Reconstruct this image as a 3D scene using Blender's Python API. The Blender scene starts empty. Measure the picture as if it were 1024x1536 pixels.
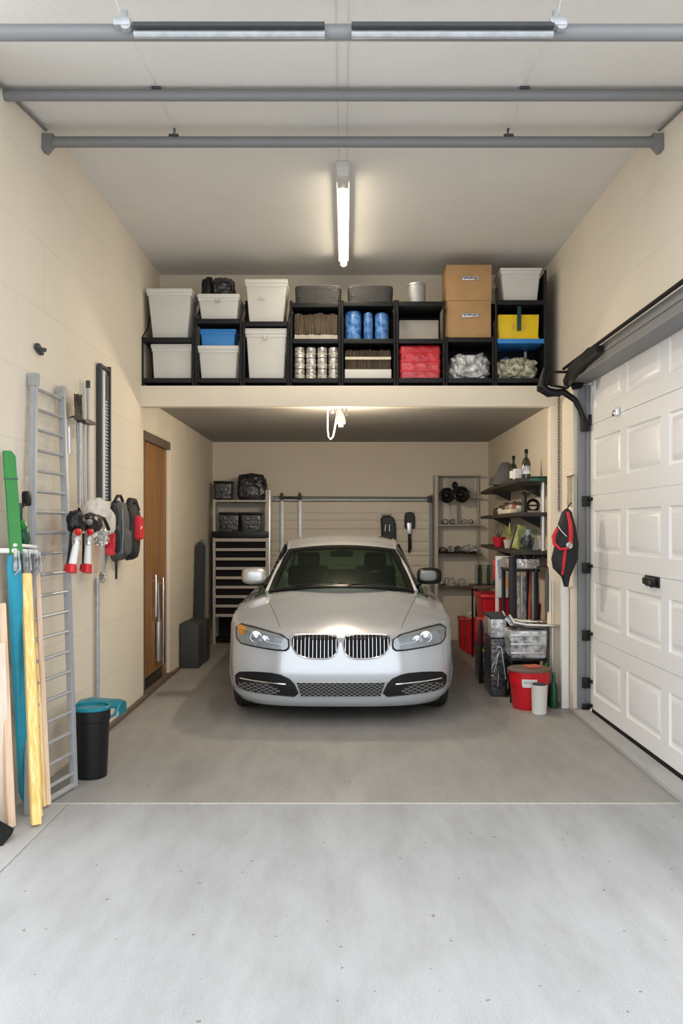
import bpy, bmesh, math, random
from mathutils import Vector, Matrix, noise
from mathutils.bvhtree import BVHTree
R=random.Random(7)
PI=math.pi
C=bpy.context.scene.collection
F=1300.0; VX,VY=518.0,790.0; CZ=1.6
# ---- photograph measurements -> places in metres
def gp(px,py,Y): return Vector(((px-VX)/F*Y, Y, CZ+(VY-py)/F*Y))
def fl(px,py,z=0.0):
    Y=F*(CZ-z)/(py-VY); return Vector(((px-VX)/F*Y,Y,z))
def wl(px,py,X):
    Y=F*X/(px-VX); return Vector((X,Y,CZ+(VY-py)/F*Y))
# ---- materials
def mat(name,col,rough=.6,metal=0,spec=.5,coat=0,bump=0,bscale=40,var=0,vscale=6,emit=None,es=0,alpha=1,trans=0,ior=1.45,stretch=None,col2=None):
    m=bpy.data.materials.new(name); m.use_nodes=True
    nt=m.node_tree; b=nt.nodes['Principled BSDF']
    b.inputs['Base Color'].default_value=(*col,1); b.inputs['Roughness'].default_value=rough
    b.inputs['Metallic'].default_value=metal; b.inputs['Specular IOR Level'].default_value=spec
    b.inputs['Coat Weight'].default_value=coat; b.inputs['IOR'].default_value=ior
    if coat: b.inputs['Coat Roughness'].default_value=.04
    b.inputs['Transmission Weight'].default_value=trans
    b.inputs['Alpha'].default_value=alpha
    if emit: b.inputs['Emission Color'].default_value=(*emit,1); b.inputs['Emission Strength'].default_value=es
    if bump or var or stretch or col2:
        tc=nt.nodes.new('ShaderNodeTexCoord'); mp=nt.nodes.new('ShaderNodeMapping')
        nt.links.new(tc.outputs['Object'],mp.inputs['Vector'])
        if stretch: mp.inputs['Scale'].default_value=stretch
    if bump:
        n=nt.nodes.new('ShaderNodeTexNoise'); n.inputs['Scale'].default_value=bscale; n.inputs['Detail'].default_value=6
        nt.links.new(mp.outputs[0],n.inputs['Vector'])
        bp=nt.nodes.new('ShaderNodeBump'); bp.inputs['Strength'].default_value=bump; bp.inputs['Distance'].default_value=.01
        nt.links.new(n.outputs['Fac'],bp.inputs['Height']); nt.links.new(bp.outputs[0],b.inputs['Normal'])
    if var or col2:
        n=nt.nodes.new('ShaderNodeTexNoise'); n.inputs['Scale'].default_value=vscale; n.inputs['Detail'].default_value=8
        nt.links.new(mp.outputs[0],n.inputs['Vector'])
        r=nt.nodes.new('ShaderNodeValToRGB'); r.color_ramp.elements[0].position=.35; r.color_ramp.elements[1].position=.65
        c2=col2 or tuple(min(1,c*(1+var)) for c in col)
        c1=col if col2 else tuple(c*(1-var) for c in col)
        r.color_ramp.elements[0].color=(*c1,1); r.color_ramp.elements[1].color=(*c2,1)
        nt.links.new(n.outputs['Fac'],r.inputs[0]); nt.links.new(r.outputs[0],b.inputs['Base Color'])
    return m
def blockwall(name,col,axis='YZ',seam=.94,offs=(0,0),bw=.8,bh=.4):
    m=mat(name,col,.85,spec=.2); nt=m.node_tree; b=nt.nodes['Principled BSDF']
    tc=nt.nodes.new('ShaderNodeTexCoord'); s=nt.nodes.new('ShaderNodeSeparateXYZ'); c=nt.nodes.new('ShaderNodeCombineXYZ')
    nt.links.new(tc.outputs['Object'],s.inputs[0])
    nt.links.new(s.outputs['Y' if axis=='YZ' else 'X'],c.inputs[0]); nt.links.new(s.outputs['Z'],c.inputs[1])
    br=nt.nodes.new('ShaderNodeTexBrick'); nt.links.new(c.outputs[0],br.inputs['Vector'])
    br.inputs['Color1'].default_value=(*col,1); br.inputs['Color2'].default_value=(*[x*.985 for x in col],1)
    br.inputs['Mortar'].default_value=(*[x*seam for x in col],1); br.inputs['Scale'].default_value=1
    br.inputs['Mortar Size'].default_value=.004; br.inputs['Mortar Smooth'].default_value=.6
    br.inputs['Brick Width'].default_value=bw; br.inputs['Row Height'].default_value=bh
    n=nt.nodes.new('ShaderNodeTexNoise'); n.inputs['Scale'].default_value=1.3; n.inputs['Detail'].default_value=6
    nt.links.new(tc.outputs['Object'],n.inputs['Vector'])
    mx=nt.nodes.new('ShaderNodeMix'); mx.data_type='RGBA'; mx.blend_type='MULTIPLY'; mx.inputs[0].default_value=.35
    rr=nt.nodes.new('ShaderNodeValToRGB'); rr.color_ramp.elements[0].color=(.84,.84,.84,1); rr.color_ramp.elements[0].position=.3; rr.color_ramp.elements[1].position=.7
    nt.links.new(n.outputs['Fac'],rr.inputs[0]); nt.links.new(br.outputs['Color'],mx.inputs[6]); nt.links.new(rr.outputs[0],mx.inputs[7])
    nt.links.new(mx.outputs[2],b.inputs['Base Color'])
    n2=nt.nodes.new('ShaderNodeTexNoise'); n2.inputs['Scale'].default_value=60; nt.links.new(tc.outputs['Object'],n2.inputs['Vector'])
    ad=nt.nodes.new('ShaderNodeMath'); ad.operation='MULTIPLY_ADD'; ad.inputs[1].default_value=-1.2
    nt.links.new(br.outputs['Fac'],ad.inputs[0]); nt.links.new(n2.outputs['Fac'],ad.inputs[2])
    bp=nt.nodes.new('ShaderNodeBump'); bp.inputs['Strength'].default_value=.25; bp.inputs['Distance'].default_value=.004
    nt.links.new(ad.outputs[0],bp.inputs['Height']); nt.links.new(bp.outputs[0],b.inputs['Normal'])
    return m
def concrete(name,c1,c2,rough=.8):
    m=mat(name,c1,rough,spec=.3); nt=m.node_tree; b=nt.nodes['Principled BSDF']
    tc=nt.nodes.new('ShaderNodeTexCoord')
    def nz(sc,d,p0,p1,a,bb,st=None):
        mp=nt.nodes.new('ShaderNodeMapping'); nt.links.new(tc.outputs['Object'],mp.inputs[0])
        if st: mp.inputs['Scale'].default_value=st
        n=nt.nodes.new('ShaderNodeTexNoise'); n.inputs['Scale'].default_value=sc; n.inputs['Detail'].default_value=d; n.inputs['Roughness'].default_value=.65
        nt.links.new(mp.outputs[0],n.inputs['Vector'])
        r=nt.nodes.new('ShaderNodeValToRGB'); r.color_ramp.elements[0].position=p0; r.color_ramp.elements[1].position=p1
        r.color_ramp.elements[0].color=(*a,1); r.color_ramp.elements[1].color=(*bb,1)
        nt.links.new(n.outputs['Fac'],r.inputs[0]); return r,n
    a,_=nz(1.1,9,.30,.72,c1,c2,(1.6,.35,1))
    g,ng=nz(230,2,.3,.7,(.72,.72,.72),(1.16,1.16,1.16))
    s,_=nz(3,7,.35,.6,(.90,.89,.88),(1.04,1.04,1.04),(1.8,.5,1))
    sp,_=nz(24,1,.74,.78,(1,1,1),(.55,.5,.45))
    last=a.outputs[0]
    for q in (g,s,sp):
        mx=nt.nodes.new('ShaderNodeMix'); mx.data_type='RGBA'; mx.blend_type='MULTIPLY'; mx.inputs[0].default_value=1
        nt.links.new(last,mx.inputs[6]); nt.links.new(q.outputs[0],mx.inputs[7]); last=mx.outputs[2]
    nt.links.new(last,b.inputs['Base Color'])
    bp=nt.nodes.new('ShaderNodeBump'); bp.inputs['Strength'].default_value=.3; bp.inputs['Distance'].default_value=.003
    nt.links.new(ng.outputs['Fac'],bp.inputs['Height']); nt.links.new(bp.outputs[0],b.inputs['Normal'])
    return m
def wood(name,c1,c2,sc=(30,30,1.2),rough=.5):
    return mat(name,c1,rough,col2=c2,vscale=1.5,stretch=sc)
def crinkle(name,c1,c2,rough=.15,sc=25,metal=0):
    m=mat(name,c1,rough,col2=c2,vscale=sc,bump=1.0,bscale=sc*1.5,metal=metal,spec=.8); return m
def glassmat(name,tint,rough=.02,gl=.10):
    m=bpy.data.materials.new(name); m.use_nodes=True; nt=m.node_tree; nt.nodes.clear()
    o=nt.nodes.new('ShaderNodeOutputMaterial'); t=nt.nodes.new('ShaderNodeBsdfTransparent'); t.inputs[0].default_value=(*tint,1)
    g=nt.nodes.new('ShaderNodeBsdfGlossy'); g.inputs['Roughness'].default_value=rough; g.inputs[0].default_value=(.9,.95,.93,1)
    lw=nt.nodes.new('ShaderNodeLayerWeight'); pw=nt.nodes.new('ShaderNodeMath'); pw.operation='POWER'; pw.inputs[1].default_value=4
    mx=nt.nodes.new('ShaderNodeMixShader'); ma=nt.nodes.new('ShaderNodeMath'); ma.inputs[1].default_value=.55; ma.inputs[2].default_value=gl; ma.operation='MULTIPLY_ADD'
    nt.links.new(lw.outputs['Facing'],pw.inputs[0]); nt.links.new(pw.outputs[0],ma.inputs[0]); nt.links.new(ma.outputs[0],mx.inputs[0])
    nt.links.new(t.outputs[0],mx.inputs[1]); nt.links.new(g.outputs[0],mx.inputs[2]); nt.links.new(mx.outputs[0],o.inputs[0]); return m
CREAM=(.76,.69,.58)
M={}
M['wall']=blockwall('painted_block',CREAM,'YZ',seam=.89,bw=.9,bh=.42)
M['wallx']=blockwall('painted_block_back',CREAM,'XZ',seam=.97,bw=1.2,bh=.6)
M['fascia']=mat('painted_plaster',(.78,.705,.59),.8,bump=.15,bscale=60,var=.02,vscale=3)
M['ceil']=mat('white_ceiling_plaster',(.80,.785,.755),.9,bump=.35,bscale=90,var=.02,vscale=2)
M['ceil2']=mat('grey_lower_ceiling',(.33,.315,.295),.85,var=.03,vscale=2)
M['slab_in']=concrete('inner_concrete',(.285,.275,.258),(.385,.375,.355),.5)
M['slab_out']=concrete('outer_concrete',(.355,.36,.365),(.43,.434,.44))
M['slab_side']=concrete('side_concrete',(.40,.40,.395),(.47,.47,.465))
M['joint']=mat('pale_joint_filler',(.52,.52,.51),.8,var=.1,vscale=30)
M['jdark']=mat('dark_joint',(.12,.12,.12),.9)
M['steel']=mat('grey_painted_steel',(.22,.225,.235),.5,metal=.2)
M['steel_l']=mat('light_steel',(.60,.61,.63),.35,metal=.7)
M['galv']=mat('galvanised_steel',(.42,.44,.46),.42,metal=.5,var=.1,vscale=30)
M['alu']=mat('aluminium',(.42,.43,.45),.45,metal=.35,var=.04,vscale=10)
M['chrome']=mat('chrome',(.85,.86,.88),.1,metal=1)
M['black']=mat('black_plastic',(.008,.0085,.010),.38,spec=.35)
M['blackm']=mat('matt_black',(.010,.010,.011),.7,spec=.2)
M['shelf']=mat('charcoal_shelf_plastic',(.011,.012,.014),.5,spec=.3)
M['shelfd']=wood('dark_walnut_board',(.022,.016,.013),(.05,.038,.03),(4,30,30),.5)
M['dgrey']=mat('dark_grey_plastic',(.045,.048,.053),.6,var=.06)
M['rubber']=mat('rubber',(.02,.02,.02),.75)
M['bin']=mat('white_grey_plastic',(.66,.655,.62),.5,var=.02,vscale=4)
M['binlid']=mat('white_grey_lid',(.70,.695,.66),.45)
M['binblue']=mat('blue_plastic',(.03,.23,.62),.35)
M['bluewrap']=crinkle('blue_shrink_wrap',(.01,.07,.33),(.12,.32,.68),.2,18)
M['red']=mat('red_plastic',(.60,.012,.02),.32)
M['redwrap']=crinkle('red_wrapped_plastic',(.42,.005,.015),(.66,.05,.07),.22,12)
M['yellow']=mat('yellow_plastic',(.85,.60,.01),.4,var=.06)
M['card']=mat('brown_cardboard',(.46,.28,.13),.8,var=.07,vscale=5,bump=.1,bscale=30)
M['green']=mat('green_plastic',(.012,.20,.025),.35,var=.1,vscale=5)
M['dgreen']=mat('dark_green_plastic',(.006,.075,.035),.35)
M['dteal']=mat('dark_teal_plastic',(.004,.05,.06),.4)
M['teal']=mat('teal_plastic',(.006,.20,.27),.32)
M['tealb']=mat('teal_lacquer',(.01,.28,.42),.2,coat=.5,var=.1,vscale=8)
M['white']=mat('white_paint',(.76,.76,.75),.4)
M['door']=mat('white_door_enamel',(.80,.80,.80),.38)
M['doorwood']=wood('oak_door_planks',(.20,.085,.022),(.36,.175,.055),(22,22,.9),.45)
M['dframe']=mat('brown_frame',(.14,.10,.075),.6)
M['pine']=wood('pink_pine',(.68,.47,.32),(.80,.60,.44),(30,30,1.2),.6)
M['palepine']=wood('pale_pine',(.74,.62,.50),(.82,.72,.60),(25,25,1),.6)
M['ypine']=wood('yellow_stained_pine',(.80,.48,.12),(.92,.72,.32),(60,60,1),.5)
M['wicker']=mat('grey_wicker',(.075,.075,.075),.7,bump=1,bscale=60,stretch=(1,1,3),var=.5,vscale=60)
M['brownfill']=mat('brown_folded_stock',(.035,.025,.018),.8,col2=(.16,.12,.08),vscale=9,stretch=(18,1,1),bump=.6,bscale=30)
M['paper']=mat('paper',(.72,.66,.52),.8,var=.08,vscale=30)
M['foil']=crinkle('crinkled_foil',(.30,.28,.27),(.85,.83,.80),.22,22,.6)
M['plast']=crinkle('clear_plastic_wrap',(.18,.18,.18),(.75,.76,.78),.12,16,.2)
M['plastg']=crinkle('mottled_bag',(.10,.10,.05),(.65,.64,.50),.2,28,.1)
M['plastb']=crinkle('black_plastic_wrap',(.012,.012,.014),(.07,.07,.075),.12,20)
M['fabw']=mat('cream_cloth',(.66,.62,.54),.85,bump=.6,bscale=14,var=.08,vscale=9)
M['fabg']=mat('grey_ripstop',(.085,.09,.092),.7,bump=.4,bscale=25,var=.1)
M['fabk']=mat('black_cloth',(.018,.018,.02),.7,bump=.4,bscale=25)
M['fabr']=mat('red_cloth',(.62,.02,.035),.6,bump=.3,bscale=25)
M['paint']=mat('silver_white_car_paint',(.50,.53,.57),.17,metal=.32,spec=.4,coat=1)
M['coil']=mat('glossy_black_rubber',(.006,.006,.007),.25)
M['glass']=glassmat('tinted_car_glass',(.60,.72,.66),gl=.03)
M['lens']=glassmat('clear_lens',(.9,.92,.94),gl=.05)
M['clear']=glassmat('clear_glass',(.86,.9,.9),gl=.06)
M['bottle']=mat('dark_bottle_glass',(.015,.02,.012),.08,coat=.5)
M['amber']=mat('amber_lens',(.9,.33,.02),.2)
M['seat']=mat('dark_leather',(.05,.05,.055),.5)
M['mirror']=mat('mirror_glass',(.5,.55,.55),.08,metal=1)
M['tube']=mat('lit_fluorescent_tube',(1,1,1),.4,emit=(1,.86,.62),es=14)
M['bulb']=mat('lit_bulb',(1,1,1),.4,emit=(1,.92,.78),es=12)
M['ply']=mat('pale_shelf_laminate',(.52,.48,.42),.6)
M['rust']=mat('rusty_chain',(.16,.10,.06),.6,metal=.5,var=.4,vscale=60)
M['terr']=mat('terracotta',(.5,.13,.06),.7)
M['ink']=mat('black_ink',(.03,.03,.03),.6)
M['bluegrey']=mat('blue_grey_print',(.35,.42,.52),.6)
M['orange']=mat('orange_print',(.8,.4,.12),.6)
# ---- mesh builder
class MB:
    def __init__(s): s.bm=bmesh.new(); s.smooth=False
    def box(s,c,d,bev=0,rot=None,taper=None,seg=2):
        b=bmesh.new(); bmesh.ops.create_cube(b,size=1)
        for v in b.verts:
            k=1.0
            if taper is not None and v.co.z<0: k=taper
            v.co=Vector((v.co.x*d[0]*k,v.co.y*d[1]*k,v.co.z*d[2]))
        if bev: bmesh.ops.bevel(b,geom=b.edges[:],offset=bev,segments=seg,affect='EDGES',profile=.6)
        M4=Matrix.Translation(Vector(c))@((rot if rot is not None else Matrix.Identity(3)).to_4x4())
        bmesh.ops.transform(b,matrix=M4,verts=b.verts); s._merge(b); return s
    def b2(s,lo,hi,bev=0):
        lo=Vector(lo);hi=Vector(hi)
        return s.box((lo+hi)/2,[abs(hi[i]-lo[i]) for i in range(3)],bev)
    def _merge(s,b):
        me=bpy.data.meshes.new('t'); b.to_mesh(me); s.bm.from_mesh(me); bpy.data.meshes.remove(me); b.free()
    def tube(s,pts,r,n=10,close=False,flat=None):
        pts=[Vector(p) for p in pts]; N=len(pts); rs=r if isinstance(r,(list,tuple)) else [r]*N
        rings=[]; up=None
        for i,p in enumerate(pts):
            if close: d=(pts[(i+1)%N]-pts[i-1])
            else: d=(pts[min(i+1,N-1)]-pts[max(i-1,0)])
            d=d.normalized() if d.length>1e-9 else Vector((0,0,1))
            if up is None:
                a=Vector((0,0,1)) if abs(d.z)<.9 else Vector((1,0,0)); up=(a-d*a.dot(d)).normalized()
            else:
                up=up-d*up.dot(d); up=up.normalized() if up.length>1e-6 else d.orthogonal().normalized()
            sd=d.cross(up)
            rings.append([s.bm.verts.new(p+(up*math.cos(2*PI*k/n)*(flat or 1)+sd*math.sin(2*PI*k/n))*rs[i]) for k in range(n)])
        M_=N if close else N-1
        for i in range(M_):
            a,b=rings[i],rings[(i+1)%N]
            for k in range(n): s.bm.faces.new((a[k],a[(k+1)%n],b[(k+1)%n],b[k]))
        if not close:
            s.bm.faces.new(rings[0][::-1]); s.bm.faces.new(rings[-1])
        return s
    def lathe(s,c,prof,n=28,axis='z',sx=1,sy=1):
        c=Vector(c); rings=[]
        for r,z in prof:
            ring=[]
            for k in range(n):
                a=2*PI*k/n; x,y=math.cos(a)*r*sx,math.sin(a)*r*sy
                v={'z':Vector((x,y,z)),'y':Vector((x,z,y)),'x':Vector((z,x,y))}[axis]
                ring.append(s.bm.verts.new(c+v))
            rings.append(ring)
        for a,b in zip(rings,rings[1:]):
            for k in range(n): s.bm.faces.new((a[k],a[(k+1)%n],b[(k+1)%n],b[k]))
        if prof[0][0]>1e-5: s.bm.faces.new(rings[0][::-1])
        if prof[-1][0]>1e-5: s.bm.faces.new(rings[-1])
        return s
    def prism(s,pts,vec):
        vec=Vector(vec); a=[s.bm.verts.new(Vector(p)) for p in pts]; b=[s.bm.verts.new(Vector(p)+vec) for p in pts]
        n=len(a); s.bm.faces.new(a); s.bm.faces.new(b[::-1])
        for i in range(n): s.bm.faces.new((a[i],b[i],b[(i+1)%n],a[(i+1)%n]))
        return s
    def blob(s,c,rad,amp=.1,freq=3,sub=4,sq=1.0,seed=0,floor=None):
        b=bmesh.new(); bmesh.ops.create_icosphere(b,subdivisions=sub,radius=1)
        c=Vector(c)
        for v in b.verts:
            p=v.co.copy(); 
            if sq!=1: p=Vector([math.copysign(abs(q)**sq,q) for q in p])
            k=1+amp*noise.noise(v.co*freq+Vector((seed*3.1,seed,0)))*1.6+amp*.5*noise.noise(v.co*freq*2.7+Vector((seed,9,0)))
            q=Vector((p.x*rad[0],p.y*rad[1],p.z*rad[2]))*k
            if floor is not None: q.z=max(q.z,floor-c.z)
            v.co=q+c
        s._merge(b); return s
    def grid(s,rows,close=False):
        vs=[[s.bm.verts.new(Vector(p)) for p in r] for r in rows]
        for a,b in zip(vs,vs[1:]):
            n=len(a)
            for k in range(n if close else n-1):
                try: s.bm.faces.new((a[k],a[(k+1)%n],b[(k+1)%n],b[k]))
                except ValueError: pass
        return s
    def solid(s,rows,vec):
        """grid with thickness"""
        vec=Vector(vec); n,m=len(rows),len(rows[0])
        A=[[s.bm.verts.new(Vector(p)) for p in r] for r in rows]; B=[[s.bm.verts.new(Vector(p)+vec) for p in r] for r in rows]
        for i in range(n-1):
            for j in range(m-1):
                s.bm.faces.new((A[i][j],A[i][j+1],A[i+1][j+1],A[i+1][j])); s.bm.faces.new((B[i][j],B[i+1][j],B[i+1][j+1],B[i][j+1]))
        bd=[(0,j) for j in range(m)]+[(i,m-1) for i in range(1,n)]+[(n-1,j) for j in range(m-2,-1,-1)]+[(i,0) for i in range(n-2,0,-1)]
        for k in range(len(bd)):
            a,b=bd[k],bd[(k+1)%len(bd)]
            s.bm.faces.new((A[a[0]][a[1]],B[a[0]][a[1]],B[b[0]][b[1]],A[b[0]][b[1]]))
        return s
W={}
def build(mb,name,m,parent=None,smooth=True,ang=35,origin=None):
    bm=mb.bm; bmesh.ops.recalc_face_normals(bm,faces=bm.faces[:])
    lo=Vector([min(v.co[i] for v in bm.verts) for i in range(3)]); hi=Vector([max(v.co[i] for v in bm.verts) for i in range(3)])
    o=Vector(((lo.x+hi.x)/2,(lo.y+hi.y)/2,lo.z)) if origin is None else Vector(origin)
    bmesh.ops.translate(bm,vec=-o,verts=bm.verts[:])
    if smooth:
        for f in bm.faces: f.smooth=True
        for e in bm.edges:
            if len(e.link_faces)==2 and e.calc_face_angle(0)>math.radians(ang): e.smooth=False
    me=bpy.data.meshes.new(name); bm.to_mesh(me); bm.free()
    me.materials.append(M[m] if isinstance(m,str) else m)
    ob=bpy.data.objects.new(name,me); C.objects.link(ob)
    if parent is not None: ob.parent=parent; ob.location=o-W[parent]
    else: ob.location=o
    W[ob]=o
    return ob
def tag(o,label=None,cat=None,group=None,kind=None):
    if label: o['label']=label
    if cat: o['category']=cat
    if group: o['group']=group
    if kind: o['kind']=kind
    return o
def empty(name,loc,label,cat,group=None):
    o=bpy.data.objects.new(name,None); C.objects.link(o); o.location=loc; o.empty_display_size=.05; W[o]=Vector(loc)
    return tag(o,label,cat,group)
def dup(root,loc,label=None,group=None,rz=0):
    r=root.copy(); C.objects.link(r); r.location=loc; r.rotation_euler=(0,0,rz)
    if label: r['label']=label
    if group: r['group']=group
    for ch in list(root.children):
        c=ch.copy(); C.objects.link(c); c.parent=r
        for g in list(ch.children):
            d=g.copy(); C.objects.link(d); d.parent=c
    return r
def struct(mb,name,m,parent=None,**k):
    o=build(mb,name,m,parent,**k)
    o['kind']='structure'; return o
def mb(): return MB()

# ======================= SETTING =======================
XL,XR,XRI=-1.88,1.97,2.02
YB,YBM,YUB=12.27,7.93,8.78
ZC=4.15
XD=2.10
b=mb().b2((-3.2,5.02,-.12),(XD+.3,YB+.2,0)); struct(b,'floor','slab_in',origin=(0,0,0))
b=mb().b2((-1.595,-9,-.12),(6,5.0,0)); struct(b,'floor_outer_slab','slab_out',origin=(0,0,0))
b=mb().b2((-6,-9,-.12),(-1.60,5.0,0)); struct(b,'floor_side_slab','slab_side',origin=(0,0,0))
b=mb().b2((-3.2,5.0,-.1),(XD+.3,5.02,.0015)); struct(b,'trim_1','joint')
b=mb().b2((-1.60,-9,-.1),(-1.595,5.0,-.004)); struct(b,'trim_2','jdark')
# left wall with door opening
DY0,DY1,DZ=8.07,9.30,2.50
b=mb(); T=.2
b.b2((XL-T,4.15,0),(XL,DY0,ZC)); b.b2((XL-T,DY1,0),(XL,YB,ZC)); b.b2((XL-T,DY0,DZ),(XL,DY1,ZC))
struct(b,'wall_left','wall',smooth=False,origin=(XL,0,0))
# right wall
YD0,YD1,ZD=3.9,7.50,2.86
for nm_,lo_,hi_ in (('wall_right',(XR,YD1,0),(XR+.45,YBM,ZC)),('wall_right_header',(XR,YD0-.3,ZD),(XR+.45,YD1,ZC)),('wall_right_front',(XR,YD0-.3,0),(XR+.45,YD0,ZD)),('wall_right_upper',(XR,YBM,2.9),(XR+.3,YB,ZC))):
    struct(mb().b2(lo_,hi_),nm_,'wall',smooth=False,origin=(XR,0,0))
b=mb().b2((XRI,YBM,0),(XRI+.25,YB,2.82)); struct(b,'wall_recess_right','wall',smooth=False,origin=(XRI,0,0))
b=mb().b2((1.872,YBM-.012,0),(XR+.05,YBM+.12,2.70),.004); struct(b,'wall_pier','fascia')
b=mb().b2((XL,YB,0),(XRI+.25,YB+.2,2.82)); struct(b,'wall_back','wallx',smooth=False,origin=(0,YB,0))
b=mb().b2((XL,YUB,2.89),(XR+.3,YUB+.15,ZC)); struct(b,'wall_upper_back','wallx',smooth=False,origin=(0,YUB,0))
# loft: fascia and slab
b=mb().b2((XL,YBM,2.70),(XR,YBM+.12,2.89),.003); struct(b,'wall_fascia','fascia')
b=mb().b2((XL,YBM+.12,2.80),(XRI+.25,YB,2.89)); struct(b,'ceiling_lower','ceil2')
# upper ceiling: flat at the back, gently falling bay towards the opening
KY=5.84
b=mb(); prof=[(YUB+.15,ZC),(KY,ZC),(3.25,ZC-.12*(KY-3.25)-.0),(3.25,ZC+.1),(YUB+.15,ZC+.1)]
b.prism([(XL-T,y,z) for y,z in prof],(XR-XL+T+.45,0,0)); struct(b,'ceiling','ceil',smooth=False)
def cz(y): return ZC if y>KY else ZC-.12*(KY-y)
# ceiling seams between boards
for i,xx in enumerate((-.045,.012)):
    b=mb().tube([(xx,3.3,cz(3.3)-.001),(xx,KY,ZC-.001),(xx,6.05,ZC-.001)],.0035,6); struct(b,'trim_%d'%(3+i),'bin')
# baseboard on left wall and curb under the garage door
b=mb().b2((XL,6.2,0),(XL+.035,DY0-.02,.035),.004); b.b2((XL,DY1+.05,0),(XL+.03,9.7,.03),.003); struct(b,'baseboard_left','dframe')
b=mb().b2((XR-.03,YD0,0),(XD-.02,YD1-.03,.035),.006); struct(b,'trim_5','slab_side')
# thin edge batten at left, where wall meets the sloping ceiling
b=mb().tube([(XL+.012,4.2,cz(4.2)-.02),(XL+.012,5.42,cz(5.42)-.02)],.008,6); struct(b,'trim_6','steel')
b=mb().tube([(XR-.012,4.2,cz(4.2)-.02),(XR-.012,5.42,cz(5.42)-.02)],.008,6); struct(b,'trim_7','steel')

# ---- wooden side door
d=empty('door_1',(XL,DY0,0),'tall oak plank door with two long silver pull bars in the left wall','door'); d['kind']='structure'; del d['category']
n=6; b=mb(); wdt=(DY1-.10-DY0-.04)/n
for i in range(n):
    y0=DY0+.04+i*wdt; b.b2((XL-.06,y0+.002,.05),(XL-.02,y0+wdt-.002,DZ-.09),.003)
build(b,'leaf','doorwood',d)
b=mb().b2((XL-.07,DY0,0),(XL+.004,DY0+.04,DZ)); b.b2((XL-.07,DY0,DZ-.085),(XL+.006,DY1-.02,DZ)); build(b,'frame','dframe',d)
b=mb().b2((XL-.07,DY1-.10,0),(XL+.012,DY1,DZ-.085),.004); build(b,'side_jamb','fascia',d)
b=mb().b2((XL-.055,DY0+.06,.055),(XL-.014,DY1-.35,.16),.002); build(b,'floor_vent','black',d)
b=mb().b2((XL-.07,DY0,0),(XL+.03,DY1,.05),.004); build(b,'threshold','dframe',d)
for px,y0,y1 in ((232,862,925),(243,866,1000)):
    yy=F*(XL-.0)/(px-VX); z0=CZ+(VY-y0)/F*yy; z1=max(.2,CZ+(VY-y1)/F*yy)
    b=mb().tube([(XL+.012,yy,z0),(XL+.012,yy,z1)],.016,12); b.tube([(XL-.02,yy,z0-.06),(XL+.012,yy,z0-.06)],.008); b.tube([(XL-.02,yy,z1+.06),(XL+.012,yy,z1+.06)],.008)
    build(b,'pull_bar','chrome',d)
yy=F*XL/(236-VX)
b=mb().tube([(XL+.0,yy,1.05),(XL+.01,yy+.02,.7),(XL+.01,yy,.3)],.012,10); b.box((XL+.006,yy+.05,.45),(.03,.12,.4),.006); build(b,'bolt_rail','steel_l',d)

# ---- garage door in right wall
g=empty('garage_door',(XD,5.6,0),'white sectional garage door with raised rectangular panels in the right wall','garage door')
zs=[.05,.655,1.26,1.865,2.47,3.06]
cols=[(7.33-.85*k,7.33-.85*k-.71) for k in range(4)]
for i in range(5):
    z0,z1=zs[i]+.003,zs[i+1]-.003; pz0,pz1=z0+.125,z1-.125
    ys=[7.43]; 
    for a,c in cols: ys+= [a,c]
    ys.append(3.92); zz=[z0,pz0,pz1,z1]; b=mb(); bm=b.bm
    def V(x,y,z): return bm.verts.new((x,y,z))
    for r in range(3):
        for q in range(len(ys)-1):
            ya,yb=ys[q],ys[q+1]; za,zb=zz[r],zz[r+1]
            if r==1 and q%2==1:
                rings=[]
                for dd,dx in ((0,0),(.012,.012),(.030,.014),(.062,.0),(.07,-.001)):
                    rings.append([V(XD+dx,ya-dd,za+dd),V(XD+dx,yb+dd,za+dd),V(XD+dx,yb+dd,zb-dd),V(XD+dx,ya-dd,zb-dd)])
                for A,B in zip(rings,rings[1:]):
                    for k in range(4): bm.faces.new((A[k],A[(k+1)%4],B[(k+1)%4],B[k]))
                bm.faces.new(rings[-1])
            else: bm.faces.new((V(XD,ya,za),V(XD,yb,za),V(XD,yb,zb),V(XD,ya,zb)))
    bmesh.ops.remove_doubles(bm,verts=bm.verts[:],dist=.0005)
    # rounded tongue and thickness
    b.b2((XD+.016,3.92,z0),(XD+.045,7.43,z1)); b.b2((XD,3.92,z0-.001),(XD+.02,7.43,z0)); b.b2((XD,3.92,z1),(XD+.02,7.43,z1+.001))
    build(b,'door_section','door',g,ang=20)
b=mb().b2((XD+.01,3.92,.0),(XD+.04,7.43,.052),.003); build(b,'bottom_seal','rubber',g)
b=mb().b2((XD-.035,7.435,.04),(XD+.03,7.49,2.82),.004); b.b2((XD-.10,7.45,.04),(XD-.03,7.49,2.82),.003); build(b,'vertical_track','steel',g)
for py in (752,852,953,1024,1060):
    p=gp(876,py,7.43); b=mb().box((XD-.04,7.425,p.z),(.065,.03,.09 if py<1050 else .05),.004); b.tube([(XD-.02,7.42,p.z+.02),(XD+.0,7.36,p.z+.02)],.014,10); build(b,'roller_bracket','black',g)
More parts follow.
